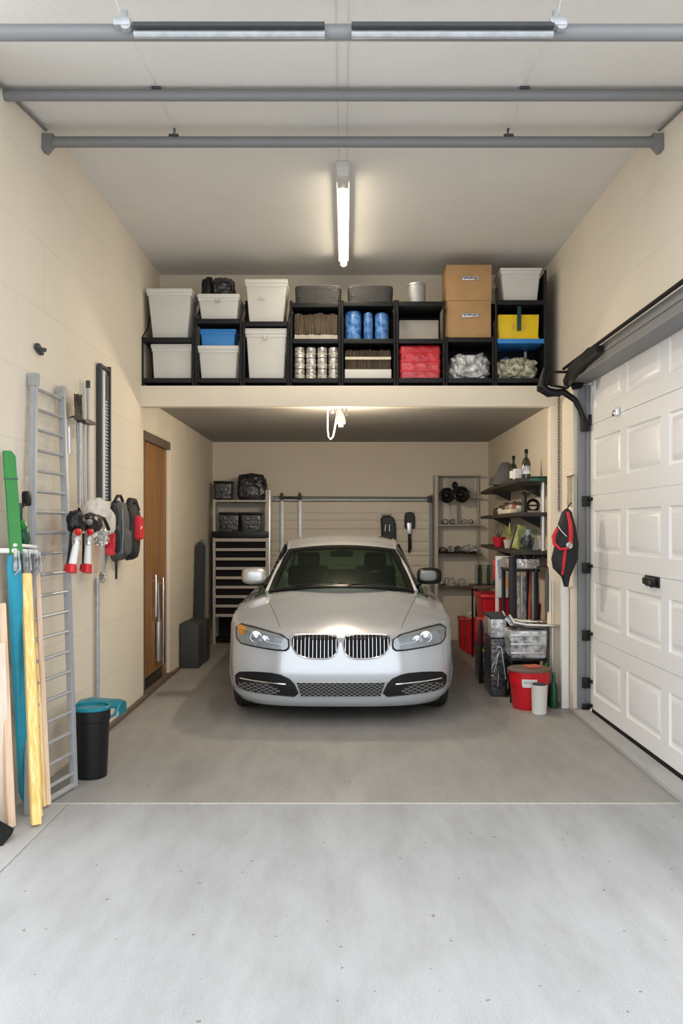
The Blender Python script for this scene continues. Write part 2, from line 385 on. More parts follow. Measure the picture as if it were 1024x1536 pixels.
# grip handle (black) and small round lock (chrome)
p=wl(979,872,XD); b=mb().box((XD-.025,p.y,p.z),(.03,.22,.05),.012); b.box((XD-.006,p.y,p.z),(.014,.27,.075),.008); b.tube([(XD-.04,p.y-.05,p.z),(XD-.045,p.y-.11,p.z-.02)],.018); build(b,'grip_handle','black',g)
p=wl(926,620,XD); b=mb().lathe((XD-.03,p.y,p.z),[(.0,-.01),(.022,-.008),(.027,.0),(.024,.012),(.018,.03)],20,'x'); b.box((XD-.02,p.y-.05,p.z+.01),(.03,.03,.06),.006); build(b,'round_lock','chrome',g)
# header rail
b=mb().b2((XR-.035,YD0,ZD-.02),(XR-.002,YD1-.02,ZD+.12),.004); b.b2((XR-.05,YD0,ZD-.03),(XD-.01,YD1-.02,ZD-.01),.003); b.b2((XR-.045,YD0,ZD+.045),(XR-.03,YD1-.05,ZD+.07),.003)
tag(build(b,'header_rail','steel'),'long grey steel rail running above the garage door','rail')
# torsion rod
b=mb().tube([(1.90,3.9,2.985),(1.90,7.55,2.975)],.014,12); 
r=build(b,'drive_rod','blackm'); tag(r,'slim black rod running above the grey rail of the garage door','rod')
# opener bracket
e=empty('door_opener_arm',(1.93,7.6,2.5),'black curved mechanical arm mounted above the garage door corner','opener')
Yb=7.42
P=lambda x,y,Y=Yb: gp(x,y,Y)
b=mb().tube([P(818,552),P(815,565),P(812,580),P(822,588),P(840,590)],[.022,.034,.045,.04,.03],14); b.tube([P(806,583),P(822,590),P(845,588),P(862,600),P(870,615),P(876,632)],[.02,.035,.030,.026,.022,.022],14)
b.tube([P(820,558),P(855,558)],.012); b.tube([P(825,578),P(850,582),P(866,566)],.012); b.tube([P(850,560),P(858,580)],.012)
build(b,'lever','black',e)
b=mb(); b.prism([(1.865,7.42,2.80),(1.865,7.45,2.86),(1.865,7.25,2.95),(1.865,6.70,2.985),(1.865,6.45,2.95),(1.865,6.45,2.90),(1.865,6.95,2.87)],(.06,0,0)); bmesh.ops.bevel(b.bm,geom=b.bm.edges[:],offset=.008,segments=2,affect='EDGES'); build(b,'cover_plate','black',e)
b=mb().box(P(877,638),(.07,.06,.10),.01); b.box(P(885,630),(.03,.05,.09),.006); build(b,'clamp','black',e)
b=mb().tube([P(858,580),P(868,578),P(874,568)],.03,12); build(b,'pivot','blackm',e)
# ---- ceiling beams
def beam(y,z,r,x0,x1,label):
    t=empty('ceiling_beam',((x0+x1)/2,y,z-r),label,'beam')
    build(mb().tube([(x0,y,z),(x1,y,z)],r,20),'tube','steel',t); return t
t=beam(5.40,CZ+577*5.40/F,.033,XL+.03,XR-.02,'shortest grey tube beam nearest the ceiling lamp, ending in wall brackets')
for sx,x0 in ((1,XL),(-1,XR)):
    b=mb(); b.prism([(x0,5.36,4.035),(x0+sx*.07,5.36,4.035),(x0+sx*.06,5.36,3.98),(x0+sx*.02,5.36,3.93),(x0,5.36,3.94)],(0,.08,0)); build(b,'end_bracket','steel',t)
for px in (261,762):
    p=gp(px,205,5.40); b=mb().box((p.x,5.4,p.z+.0),(.06,.05,.018),.004); b.tube([(p.x,5.4,p.z),(p.x,5.4,p.z+.05)],.008); build(b,'hanger_clip','dgrey',t)
t=beam(4.78,CZ+647*4.78/F,.031,-2.0+.12,XR,'middle grey tube beam of the three under the ceiling')
for px in (235,786):
    p=gp(px,134,4.78); b=mb().box((p.x,4.78,p.z),(.05,.05,.016),.004); b.tube([(p.x-.01,4.78,p.z),(p.x-.01,4.78,p.z+.04)],.009); build(b,'hanger_clip','dgrey',t)
t=beam(3.62,CZ+741*3.62/F,.033,-1.62,1.62,'nearest and largest grey tube beam, with flat bars fixed along its top')
for a,c in ((200,487),(527,830)):
    p=gp(a,40,3.57); q=gp(c,40,3.57); build(mb().b2((p.x,3.545,p.z-.01),(q.x,3.575,p.z+.008),.003),'flat_bar','dgrey',t); build(mb().tube([(p.x,3.585,p.z-.024),(q.x,3.585,p.z-.024)],.016,10),'inner_tube','galv',t)
for px in (187,833):
    p=gp(px,42,3.6); b=mb().box((p.x,3.6,p.z+.0),(.07,.11,.035),.008); b.tube([(p.x,3.6,p.z),(p.x,3.6,p.z+.07)],.014,10); b.lathe((p.x+.015,3.56,p.z-.01),[(.0,-.01),(.022,-.01),(.022,.02),(0,.02)],14,'y'); build(b,'hanger_bracket','galv',t)
# beam 1 and 2 are borne by the side walls outside the view
# suspension wires
for pts,lab in (([(187,40,3.6),(235,132,4.78),(262,204,5.40)],'left'),([(833,40,3.6),(786,132,4.78),(762,204,5.4)],'right')):
    q=[gp(*p)+Vector((0,0,.01)) for p in pts]; q=[q[0]+Vector((-.03 if lab=='left' else 0,-.2,.10))]+q
    tag(build(mb().tube(q,.0028,6),'support_wire','bin'),'thin pale wire strung between the three beams on the %s side'%lab,'wire')
# ---- upper lamp
t=empty('strip_light',(-.02,7.1,4.03),'long lit fluorescent strip light on the white ceiling','light')
YN,YF=6.05,8.15
build(mb().b2((-.065,YN,4.09),(.03,YF,4.15),.006),'housing','white',t)
build(mb().b2((-.058,YN-.02,4.045),(.022,YN+.22,4.148),.006),'end_cap','bin',t)
build(mb().tube([(-.018,YN+.22,4.065),(-.018,YF-.02,4.065)],.026,16),'tube','tube',t)
build(mb().b2((-.05,YF-.02,4.05),(.014,YF+.02,4.12),.005),'end_socket','bin',t)
# ---- lower lamp with loop
t=empty('utility_lamp',(-.04,8.5,2.6),'small lit lamp with a bent tube loop under the low ceiling above the car','light')
Q=lambda x,y: gp(x,y,8.45)
build(mb().b2((-.17,8.40,2.755),(.02,8.55,2.80),.006),'mounting_plate','steel_l',t)
b=mb().tube([Q(509,615)+Vector((0,0,.03)),Q(509,622)],.03,14); b.lathe(Q(511,632),[(.045,-.02),(.05,0),(.03,.07),(.02,.09)],18); build(b,'lamp_shade','white',t)
p=Q(511,632); build(mb().lathe(p,[(.0,-.055),(.022,-.05),(.025,-.015),(.03,.0)],14),'bulb','bulb',t)
build(mb().tube([Q(492,610)+Vector((0,0,.02)),Q(491,625),Q(491,645),Q(492,655),Q(495,659),Q(499,655),Q(502,640),Q(505,622),Q(505,612)],.008,8),'tube_loop','white',t)
build(mb().tube([Q(498,610),Q(499,620)],.02,10),'lamp_cap','steel_l',t)
build(mb().b2((.0,8.42,2.68),(.015,8.5,2.76),.003),'side_bracket','steel',t)

# ======================= LOFT SHELVING =======================
SF=7.99; sF=F/SF
def sx(px): return (px-VX)/sF
def sz(py): return CZ+(VY-py)/sF
names=['far left end','second from left','third from left','left of centre','centre','right of centre','second from right','far right end']
units=[(211,291,[508],505),(291,363,[480],478),(363,434,[484],482),(434,511,[456,510],452),(511,594,[454,510],450),(594,668,[454,510],450),(668,742,[508],505),(742,820,[452,510],432)]
what=['holding two large white bins at the left wall','with the blue tub inside','with the tallest pair of white bins','with a row of foil cans at its bottom','with blue wrapped bottles inside','with the red box at its bottom','carrying two cardboard boxes','with the yellow crate inside']
DP=.46
for i,(a,c,sh,top) in enumerate(units):
    x0,x1=sx(a),sx(c)
    t=empty('shelving_unit',((x0+x1)/2,SF+DP/2,2.89),'black plastic shelving unit on the ledge '+what[i],'shelf','black shelving units along the ledge')
    for s_,xx in ((1,x0+.013),(-1,x1-.013)):
        tt=top if not (i==7 and s_==-1) else 405
        b=mb().tube([(xx,SF+.012,2.89),(xx,SF+.012,sz(tt))],.0125,10); b.tube([(xx,SF+.012,2.89),(xx,SF+.012,2.92)],.0128,10); build(b,'post','shelf',t)
        zt=sz(432) if i<3 else (sz(405) if i==7 else sz(top))
        build(mb().tube([(xx,SF+DP,2.89),(xx,SF+DP,zt)],.0125,10),'post','shelf',t)
        if i>=3 and s_==1: build(mb().b2((x0+.026,SF+DP-.006,sz(569)),(x1-.026,SF+DP,sz(top if i!=6 else 508)-.03)),'back_panel','blackm',t)  # added black sheet: backing at the right, painted-in shadow behind the middle cubbies
        if i<3: build(mb().tube([(xx,SF+.012,sz(top)),(xx,SF+DP*.5,sz(top-22)),(xx,SF+DP,zt)],.005,8),'brace','shelf',t)
    if i==7: build(mb().b2((x1-.02,SF+.03,2.89),(x1-.012,SF+DP,sz(408)),.002),'side_panel','blackm',t)
    for k,py in enumerate([569]+sh):
        z=sz(py); b=mb().b2((x0+.024,SF+.0,z-.028),(x1-.024,SF+DP,z+.012 if 0 else z),.003); b.b2((x0+.024,SF-.002,z-.03),(x1-.024,SF+.02,z+.012),.004)
        if i==7 and k==2: pass
        build(b,'shelf','binblue' if (i==7 and k==2) else 'shelf',t)
        for xx in (x0+.026,x1-.026):
            build(mb().b2((xx-.006,SF+.02,z-.03),(xx+.006,SF+DP,z-.003)),'side_rail','shelf',t)
def bottom(i,py): return sz(py)+.0015
# tapered bin with lid
def bin_(pxl,pxr,pyt,zb,label,m='bin',lid='binlid',depth=.38,tp=.80,lh=.04,y0=.03,group=None,name='storage_bin',latch=False,cat='storage bin',lidded=True):
    x0,x1=sx(pxl),sx(pxr); zt=sz(pyt); cx=(x0+x1)/2; w=x1-x0; cy=SF+y0+depth/2
    t=empty(name,(cx,cy,zb),label,cat,group)
    h=zt-zb
    build(mb().box((cx,cy,zb+(h-lh)/2),(w*.94,depth*.94,h-lh),.012,taper=tp,seg=3),'body',m,t)
    b=mb().box((cx,cy,zt-lh/2),(w,depth,lh),.008,seg=3); b.box((cx,cy,zt-lh-.012),(w*.965,depth*.965,.03),.005)
    ld=build(b,'lid' if lidded else 'rim',lid,t)
    if latch:
        b=mb().tube([(cx-.022,cy-depth/2-.002,zt-lh-.01),(cx-.018,cy-depth/2-.008,zt-lh-.04),(cx+.018,cy-depth/2-.008,zt-lh-.04),(cx+.022,cy-depth/2-.002,zt-lh-.01)],.007,8); build(b,'latch','steel_l' if latch==1 else 'binlid',ld)
    return t
zb0=sz(569)+.0005
G='white storage bins on the ledge'
bin_(218,287,431,bottom(0,508),'tall white lidded bin above another, nearest the left wall',group=G,tp=.80)
bin_(224,287,514,zb0,'squat white bin on the bottom shelf nearest the left wall',group=G,tp=.93,y0=.05)
bin_(295,358,439,bottom(0,480),'low white bin with a wire latch, carrying black goggles',group=G,tp=.88,latch=1)
t=bin_(297,353,491,sz(517)+.0015,'small blue plastic tub sitting on a white bin','binblue','binblue',depth=.3,tp=.93,lh=.02,y0=.06,name='storage_tub',cat='tub')
bin_(295,357,517,zb0,'white bin on the bottom shelf beneath the blue tub',group=G,tp=.88)
bin_(366,430.5,417,bottom(0,484),'tallest white bin, on the upper shelf with faint raised marks',group=G,tp=.84)
bin_(366.5,430.5,491,zb0,'large white bin with a latch beneath the tallest bin',group=G,tp=.86,latch=2,lh=.055)
# raised marks on the tallest bin
cx=(sx(391)); z=sz(444); b=mb()
for k,w in enumerate((.05,.07,.06)): b.b2((cx-.03+k*.0,SF+.045,z-.012*k),(cx-.03+w,SF+.052,z-.012*k+.004))
for o in C.objects:
    if o.get('label','').startswith('tallest white bin'): build(b,'moulded_mark','bin',o)
# black goggles / helmet cluster
z0=sz(439)+.001; cx=sx(322)
t=empty('ski_helmet',(cx,SF+.2,z0),'glossy black helmet lying on the low white bin','helmet')
build(mb().blob((cx+.055,SF+.2,z0+.09),(.105,.12,.098),.16,3,4,.9,2,z0),'shell','plastb',t); build(mb().tube([(cx+.0,SF+.11,z0+.05),(cx+.05,SF+.08,z0+.12),(cx+.13,SF+.09,z0+.12),(cx+.155,SF+.11,z0+.05)],.012),'strap','black',t)
t=empty('black_flask',(cx-.09,SF+.16,z0),'black rounded canister beside the black helmet','canister')
build(mb().lathe((cx-.095,SF+.16,z0),[(0,0),(.05,0),(.054,.02),(.054,.13),(.045,.16),(.02,.17),(0,.17)],20),'body','black',t)
build(mb().lathe((cx-.075,SF+.16,z0+.17),[(.03,-.01),(.03,.012),(0,.02)],16),'cap','blackm',t)
# wicker baskets on top of 4 and 5
for a,c,label in ((440,512,'dark grey woven basket on the top shelf left of the other'),(520,591,'dark grey woven basket on the top shelf above the blue bottles')):
    x0,x1=sx(a)+.012,sx(c)-.008; z0=sz(454 if a<500 else 452)+.004; z1=sz(427)
    t=empty('woven_basket',((x0+x1)/2,SF+.2,z0),label,'basket','woven baskets on the top shelf')
    rows=12; b=mb()
    pts=[]
    for k in range(rows):
        z=z0+(z1-z0)*(k+.5)/rows; dd=.004*(k%2); w_=.0075
        cx_,cy_=(x0+x1)/2,SF+.19; hw=(x1-x0)/2*(.96+.04*k/rows)-dd; hd=.16
        loop=[]
        for q in range(40):
            an=2*PI*q/40; loop.append((cx_+hw*math.copysign(abs(math.cos(an))**.3,math.cos(an)),cy_+hd*math.copysign(abs(math.sin(an))**.3,math.sin(an)),z+.002*math.sin(q*PI)))
        b.tube(loop,(z1-z0)/rows*.58,6,close=True)
    build(b,'weave','wicker',t)
    build(mb().box(((x0+x1)/2,SF+.19,(z0+z1)/2),((x1-x0)*.9,.30,(z1-z0)*.9),.02),'liner','blackm',t)
# folded stock in unit 4
def stack(x0,x1,z0,z1,label,name,cat,n=22,m='brownfill',y0=.05,d=.34,vert=True):
    b=mb()
    for k in range(n):
        if vert:
            xa=x0+(x1-x0)*k/n; h=(z1-z0)*(.90+.10*R.random()); b.b2((xa+.0004,SF+y0+R.random()*.012,z0),(xa+(x1-x0)/n-.0006,SF+y0+d,z0+h))
        else:
            za=z0+(z1-z0)*k/n; b.b2((x0+R.random()*.006,SF+y0+R.random()*.012,za),(x1-R.random()*.006,SF+y0+d,za+(z1-z0)/n-.0008))
    return tag(build(b,name,m),label,cat)
zz=bottom(0,510)
zb_=bottom(0,569)
stack(sx(441),sx(506),zz+.065,sz(467),'row of dark brown folded bags above a paler row, in the top left cubby','folded_bags','bags',18)
stack(sx(441),sx(506),zz,zz+.063,'tan row of folded bags beneath the dark brown row','folded_bags','bags',18,m='ply')
# cans 4 columns x 3
cw=(sx(508)-sx(440))/4
can=None
t=empty('foil_can',(0,0,0),'silver foil-wrapped can on the bottom shelf left of centre','can','foil cans stacked on the bottom shelf')
hc=(sz(519)-zb_)/3
b=mb(); pr=[(0,0),(.042,0),(.047,.004),(.047,hc*.45),(.0445,hc*.5),(.047,hc*.55),(.047,hc-.01),(.042,hc-.003),(0,hc-.002)]
b.lathe((0,0,0),pr,18); 
for v in b.bm.verts: 
    k=1+.06*noise.noise(v.co*60); v.co.x*=k; v.co.y*=k
build(b,'body','foil',t); build(mb().lathe((0,0,hc*.3),[(.0482,0),(.0485,.008),(.0482,.016)],18),'band','ply',t)
first=True; rowsn=['bottom','middle','top']; coln=['leftmost','second','third','rightmost']
for cI in range(4):
    for r_ in range(3):
        loc=(sx(440)+cw*(cI+.5)+.002,SF+.075,zb_+hc*r_+.0005*r_)
        lab='foil-wrapped can in the %s row, %s column of the can stack'%(rowsn[r_],coln[cI])
        if first: t.location=loc; t['label']=lab; first=False
        else: dup(t,loc,lab,rz=R.random()*6)
# blue bottle packs
for k,(a,c,tp_) in enumerate(((517,543,463),(545,560,466),(562,584,466))):
    x0,x1=sx(a)+.003,sx(c)-.002; cx=(x0+x1)/2; w=(x1-x0)/2; zt=sz(tp_)
    t=empty('blue_bottle_pack',(cx,SF+.12,zz),'blue plastic-wrapped bottle pack, '+['leftmost and widest of three','narrow one in the middle of three','rightmost of three'][k],'bottle pack','blue wrapped bottle packs')
    h=zt-zz
    pr=[(0,0),(w*.95,0),(w,.01),(w*.97,h*.25),(w,h*.33),(w*.96,h*.5),(w,h*.6),(w,h*.92),(w*.86,h*.98),(w*.4,h),(0,h)]
    build(mb().lathe((cx,SF+.05+w,zz),pr,24),'wrapped_body','bluewrap',t)
    build(mb().lathe((cx,SF+.05+w,zz+h*.97),[(w*.45,0),(w*.45,.014),(0,.016)],16),'cap','binblue',t)
# unit 5 bottom: brown bundle, pale tray
b=mb().b2((sx(517),SF+.03,zb_),(sx(587),SF+.36,sz(553)),.004); tag(build(b,'flat_tray','bin'),'flat white tray under the brown reed bundle','tray')
zt2=sz(553)+.001
b=mb()
for k in range(60):
    x=sx(518)+(sx(586)-sx(518))*(k+.5)/60; h=sz(522)-zt2
    b.tube([(x,SF+.05+.01*R.random(),zt2),(x+R.uniform(-.004,.004),SF+.05+.015*R.random(),zt2+h*R.uniform(.85,1))],.0036,5)
b.b2((sx(518),SF+.065,zt2),(sx(586),SF+.32,sz(524)))
t=empty('reed_bundle',(sx(552),SF+.2,zt2),'bundle of dark brown upright reeds with a pale tie, bottom centre','bundle')
build(b,'reeds','brownfill',t); build(mb().b2((sx(518)-.003,SF+.038,sz(538)),(sx(586)+.003,SF+.33,sz(534)),.002),'tie','paper',t)
# unit 6: canister, box, red box
zt6=bottom(0,454); cx=sx(627)
t=empty('metal_canister',(cx,SF+.12,zt6),'brushed silver canister standing on the top shelf','canister')
build(mb().lathe((cx,SF+.13,zt6),[(0,0),(.078,0),(.080,.006),(.080,.185),(.076,.19),(0,.19)],28),'body','alu',t)
build(mb().lathe((cx,SF+.13,zt6+.189),[(.084,0),(.084,.012),(.07,.022),(0,.026)],28),'lid','steel_l',t)
build(mb().tube([(cx-.08,SF+.13,zt6+.185),(cx-.10,SF+.13,zt6+.18),(cx-.10,SF+.13,zt6+.165)],.006),'spout','steel',t)
b=mb().box((sx(631),SF+.30,(zz+sz(472))/2),(.37,.18,sz(472)-zz),.004); tag(build(b,'plain_box','ply'),'plain dull beige box at the back of the cubby above the red box','box')
x0,x1=sx(600),sx(661); z1=sz(516)
t=empty('red_wrapped_box',((x0+x1)/2,SF+.18,zb_),'bright red plastic-wrapped box on the bottom shelf','box')
build(mb().box(((x0+x1)/2,SF+.19,(zb_+z1)/2),(x1-x0,.3,z1-zb_),.03,seg=4),'body','redwrap',t)
for k in range(3): build(mb().box(((x0+x1)/2,SF+.188,zb_+(z1-zb_)*(.25+.27*k)),(x1-x0+.004,.306,.012),.004),'ridge','red',t)
# unit 7: cardboard boxes, wrapped bag
zz7=bottom(0,508)
def cbox(pxl,pxr,zb,zt,label,ry=0,dx=0):
    x0,x1=sx(pxl),sx(pxr); cx=(x0+x1)/2; t=empty('cardboard_box',(cx,SF+.2,zb),label,'cardboard box','cardboard boxes stacked on the ledge')
    w=x1-x0; h=zt-zb
    build(mb().box((cx,SF+.21,zb+h/2),(w,.36,h),.003),'carton','card',t)
    b=mb().b2((cx-w/2-.002,SF+.026,zt-.004),(cx+w/2+.002,SF+.385,zt+.001)); b.b2((cx-.0015,SF+.022,zt-.002),(cx+.0015,SF+.39,zt+.003)); build(b,'lid_flap','card',t)
    p=Vector((cx+.01+dx,SF+.027,zb+h*.62)); b=mb().box(p,(.155,.006,.034),.012); lh_=build(b,'label_holder','steel_l',t)
    b=mb(); 
    for k in range(6): b.box((p.x-.05+.02*k,p.y-.004,p.z+R.uniform(-.004,.004)),(.012,.003,.012*R.uniform(.6,1.4)),.001)
    build(b,'label_mark','dgrey',lh_); return t
b1=sz(450); cbox(671,737,zz7,b1,'lower cardboard box with a metal label plate',dx=.0)
cbox(670,738,b1+.004,sz(396),'upper cardboard box stacked on top of the other')
def bag(pxl,pxr,pyt,zb,m,label,name='wrapped_bag',cat='bag',seed=1,amp=.16):
    x0,x1=sx(pxl),sx(pxr); cx=(x0+x1)/2; h=sz(pyt)-zb
    b=mb().blob((cx,SF+.17,zb+h*.45),((x1-x0)/2,.14,h*.52),amp,3.2,5,.6,seed,zb)
    return tag(build(b,name,m,ang=80),label,cat)
bag(676,735,527,zb_,'plast','clear and silver plastic-wrapped bundle beneath the cardboard boxes',seed=4)
t=bag(749,807,533,zb_,'plastg','mottled olive and silver crinkled bag on the bottom right shelf',seed=8)
b=mb().lathe((sx(769),SF+.33,zb_),[(0,0),(.05,0),(.05,.22),(.03,.26),(0,.27)],18); tag(build(b,'blue_jug','binblue'),'blue jug standing behind the mottled bag','jug')
b=mb().tube([(sx(800),SF+.36,zb_),(sx(800),SF+.36,sz(516))],.018,10); tag(build(b,'upright_tube','steel_l'),'short silver tube standing behind the mottled bag','tube')
# unit 8: yellow crate
z8=bottom(0,510); x0,x1=sx(748),sx(810); cx=(x0+x1)/2
t=empty('yellow_crate',(cx,SF+.18,z8),'yellow plastic crate with a dark strap across its front','crate')
h=sz(470)-z8
b=mb().box((cx,SF+.19,z8+h/2),((x1-x0),.30,h),.01,taper=.95,seg=3); build(b,'body','yellow',t)
build(mb().box((cx,SF+.19,z8+.018),((x1-x0)*.985,.31,.03),.004),'base_rim','yellow',t)
build(mb().b2((cx-.018,SF+.012,z8+.09),(cx+.018,SF+.036,sz(454)-.03),.004),'strap','dteal',t)
for q in (-1,1):
    b=mb(); 
    for k in range(4): b.box((cx+q*.055,SF+.034,z8+h*.45+.012*k),(.018-.003*abs(k-1.5),.004,.006),.001)
    build(b,'printed_mark','orange',t)
b=mb(); 
for k,xx in enumerate((757,770,785,800)): b.tube([(sx(xx),SF+.22,z8+h+.004),(sx(xx)+.005,SF+.22,z8+h+.032)],.026,12)
tag(build(b,'tool_cases','teal'),'teal tool cases peeking above the yellow crate','case')
bin_(751,814,400,bottom(0,452)+.0,'white woven-look bin highest at the right wall',tp=.84,lh=.025,group=G)

# ======================= CAR =======================
CX,CY=(511-VX)/F*7.1,6.95
def sm(t): t=max(0,min(1,t)); return t*t*(3-2*t)
def tab(t,x):
    if x<=t[0][0]: return t[0][1]
    for (a,p),(c,q) in zip(t,t[1:]):
        if x<=c: return p+(q-p)*sm((x-a)/(c-a))*.35+(q-p)*(x-a)/(c-a)*.65
    return t[-1][1]
ZCn=[(0,.665),(.10,.72),(.2,.765),(.35,.815),(.6,.885),(.9,.97),(1.1,1.03),(1.4,1.06),(2.3,1.02),(3.6,1.03),(4.3,1.02),(4.6,.92)]
ZSd=[(0,.60),(.2,.72),(.45,.80),(.75,.865),(1.05,.91),(1.6,.93),(4.0,.96),(4.6,.86)]
def zt_(x,y):
    c,s=tab(ZCn,y),tab(ZSd,y); return c-(c-s)*min(1.3,(abs(x)/.88))**2.4
def outline(w,yf,yr,c=.62):
    pts=[]
    for k in range(30):
        th=PI/2*k/29; pts.append((w*math.sin(th)**.66,yf+c*(1-math.cos(th)**.70)))
    for k in range(1,50): pts.append((w*(1-.02*sm((k/50-.5)*2)),yf+c+(yr-.5-yf-c)*k/50))
    for k in range(16):
        th=PI/2*k/15; pts.append((w*.98*math.cos(th)**.7,yr-.5+.5*math.sin(th)**.8))
    return pts
rings=[]
low=[(.135,.215,.72,.30),(.135,.215,.82,.10),(.150,.225,.89,.035),(.21,.27,.93,.004),(.31,.34,.948,-.006),(.40,.43,.956,-.006),(.47,.50,.958,.0),(.53,.58,.958,.012),(.58,.69,.956,.028)]
for zn,zs_,w,yf in low:
    rings.append([(x,y,zn+(zs_-zn)*sm((y-.05)/.8)) for x,y in outline(w,yf,4.6-yf)])
w,yf=.952,.048
rings.append([(x,y,zt_(x*.88/.952,y)-.045) for x,y in outline(w,yf,4.58)])
for w,yf in ((.938,.065),(.905,.10),(.84,.16),(.75,.25),(.66,.36),(.55,.50),(.43,.65),(.3,.82),(.17,1.0),(.04,1.15)):
    rings.append([(x,y,zt_(x,y)) for x,y in outline(w,yf,4.6-yf*.9,c=.62*w/.9)])
rows=[]
for r in rings:
    rows.append([(CX-x,CY+y,z) for x,y,z in r[::-1]]+[(CX+x,CY+y,z) for x,y,z in r[1:]])
car=empty('car',(CX,CY+2.3,0),'silver white sedan with twin kidney grilles parked nose out under the loft','car')
WY=(.82,3.70); WRad=.335
def archbody(rows):
    b=mb(); b.grid(rows); bm=b.bm
    for wy in WY:
        c=Vector((0,CY+wy,.335)); RR=.375
        dele=[]
        for v in bm.verts:
            if abs(v.co.x-CX)>.55 and v.co.z<.9:
                d=Vector((0,v.co.y-c.y,v.co.z-c.z)); L=d.length
                if RR-.045<L<RR+.02: v.co.y=c.y+d.y/L*RR; v.co.z=c.z+d.z/L*RR
        for f in bm.faces:
            m=f.calc_center_median()
            if abs(m.x-CX)>.55:
                if Vector((0,m.y-c.y,m.z-c.z)).length<RR-.008: dele.append(f)
        bmesh.ops.delete(bm,geom=dele,context='FACES')
    return b
b=archbody(rows)
bmesh.ops.recalc_face_normals(b.bm,faces=b.bm.faces[:])
bvh=BVHTree.FromBMesh(b.bm)
build(b,'body','paint',car,ang=60)
cam0=Vector((0,0,CZ))
def cast(px,py,off=0.0):
    d=Vector(((px-VX)/F,1,(VY-py)/F)).normalized(); h=bvh.ray_cast(cam0,d)
    if h[0] is None: return None
    n=h[1]; 
    if n.dot(d)>0: n=-n
    return h[0]+n*off, n
PC=512.0 # photo centreline of the car
carx=CX
def front(x,z,off=0):  # point on the nose surface at lateral x (car) and height z
    h=bvh.ray_cast(Vector((CX+x,CY-1,z)),Vector((0,1,0)))
    if h[0] is None: return None
    n=h[1] if h[1].y<0 else -h[1]
    return h[0]+n*off
# convert px offset (from centreline) and row to x,z on the nose
def nz(dx,py):
    while abs(dx)>1:
        h=cast(VX+CX/7.1*F+dx,py)
        if h: return (h[0].x-CX,h[0].z)
        print('nose miss',dx,py); dx*=.985
    return (0,.5)
def inside(P,x,z):
    c=False; n=len(P)
    for i in range(n):
        x1,z1=P[i]; x2,z2=P[(i+1)%n]
        if (z1>z)!=(z2>z) and x<(x2-x1)*(z-z1)/(z2-z1)+x1: c=not c
    return c
def smoothpoly(P,k=3,it=2):
    for _ in range(it):
        Q=[]
        for i in range(len(P)):
            a,b_=Vector(P[i]),Vector(P[(i+1)%len(P)]); Q.append(tuple(a*.78+b_*.22)); Q.append(tuple(a*.22+b_*.78))
        P=Q
    return P
def densify(P,step=.02):
    Q=[]
    for i in range(len(P)):
        a,b_=Vector(P[i]),Vector(P[(i+1)%len(P)]); k=max(1,int((b_-a).length/step))
        for j in range(k): Q.append(tuple(a+(b_-a)*j/k))
    return Q
def patch(P,s,off,th,b=None):
    """fill outline P [(x,z)] on side s with row strips"""
    b=b or mb(); zmin=min(p[1] for p in P); zmax=max(p[1] for p in P); N=18; rows=[]
    for i in range(N+1):
        z=zmin+(zmax-zmin)*(.004+.992*i/N); xs=[]
        for k in range(len(P)):
            (x1,z1),(x2,z2)=P[k],P[(k+1)%len(P)]
            if (z1>z)!=(z2>z): xs.append((x2-x1)*(z-z1)/(z2-z1)+x1)
        if len(xs)<2: continue
        a,c=min(xs),max(xs); row=[]
        for j in range(17):
            p=front(s*(a+(c-a)*j/16),z,off); 
            if p is None: p=Vector((CX+s*(a+(c-a)*j/16),CY+.1,z))
            row.append(p)
        rows.append(row)
    b.solid(rows,(0,th,0)); return b
def rim(P,s,off,r,b=None):
    b=b or mb(); pts=[front(s*x,z,off) for x,z in densify(P,.015)]; pts=[p for p in pts if p is not None]
    b.tube(pts,r,8,close=True); return b
HL=smoothpoly([(abs(x),z) for x,z in [nz(*p) for p in [(-156.5,935),(-120,944),(-79,956),(-77,972),(-84,977),(-128,970),(-154,963)]]],it=1)
KD=smoothpoly([(abs(x),z) for x,z in [nz(*p) for p in [(-74,955),(-60,953),(-20,953),(-5,955),(-3,968),(-8,983),(-20,989),(-50,988),(-66,982),(-74,968)]]],it=2)
SI=smoothpoly([(abs(x),z) for x,z in [nz(*p) for p in [(-157,1008),(-130,1008),(-95,1011),(-73,1021),(-62,1045),(-100,1041),(-140,1035),(-156,1028)]]],it=1)
CI=[(abs(x)*q,z) for q,x,z in [(1,*nz(-67.5,1023)),(1,*nz(-60,1045))]]
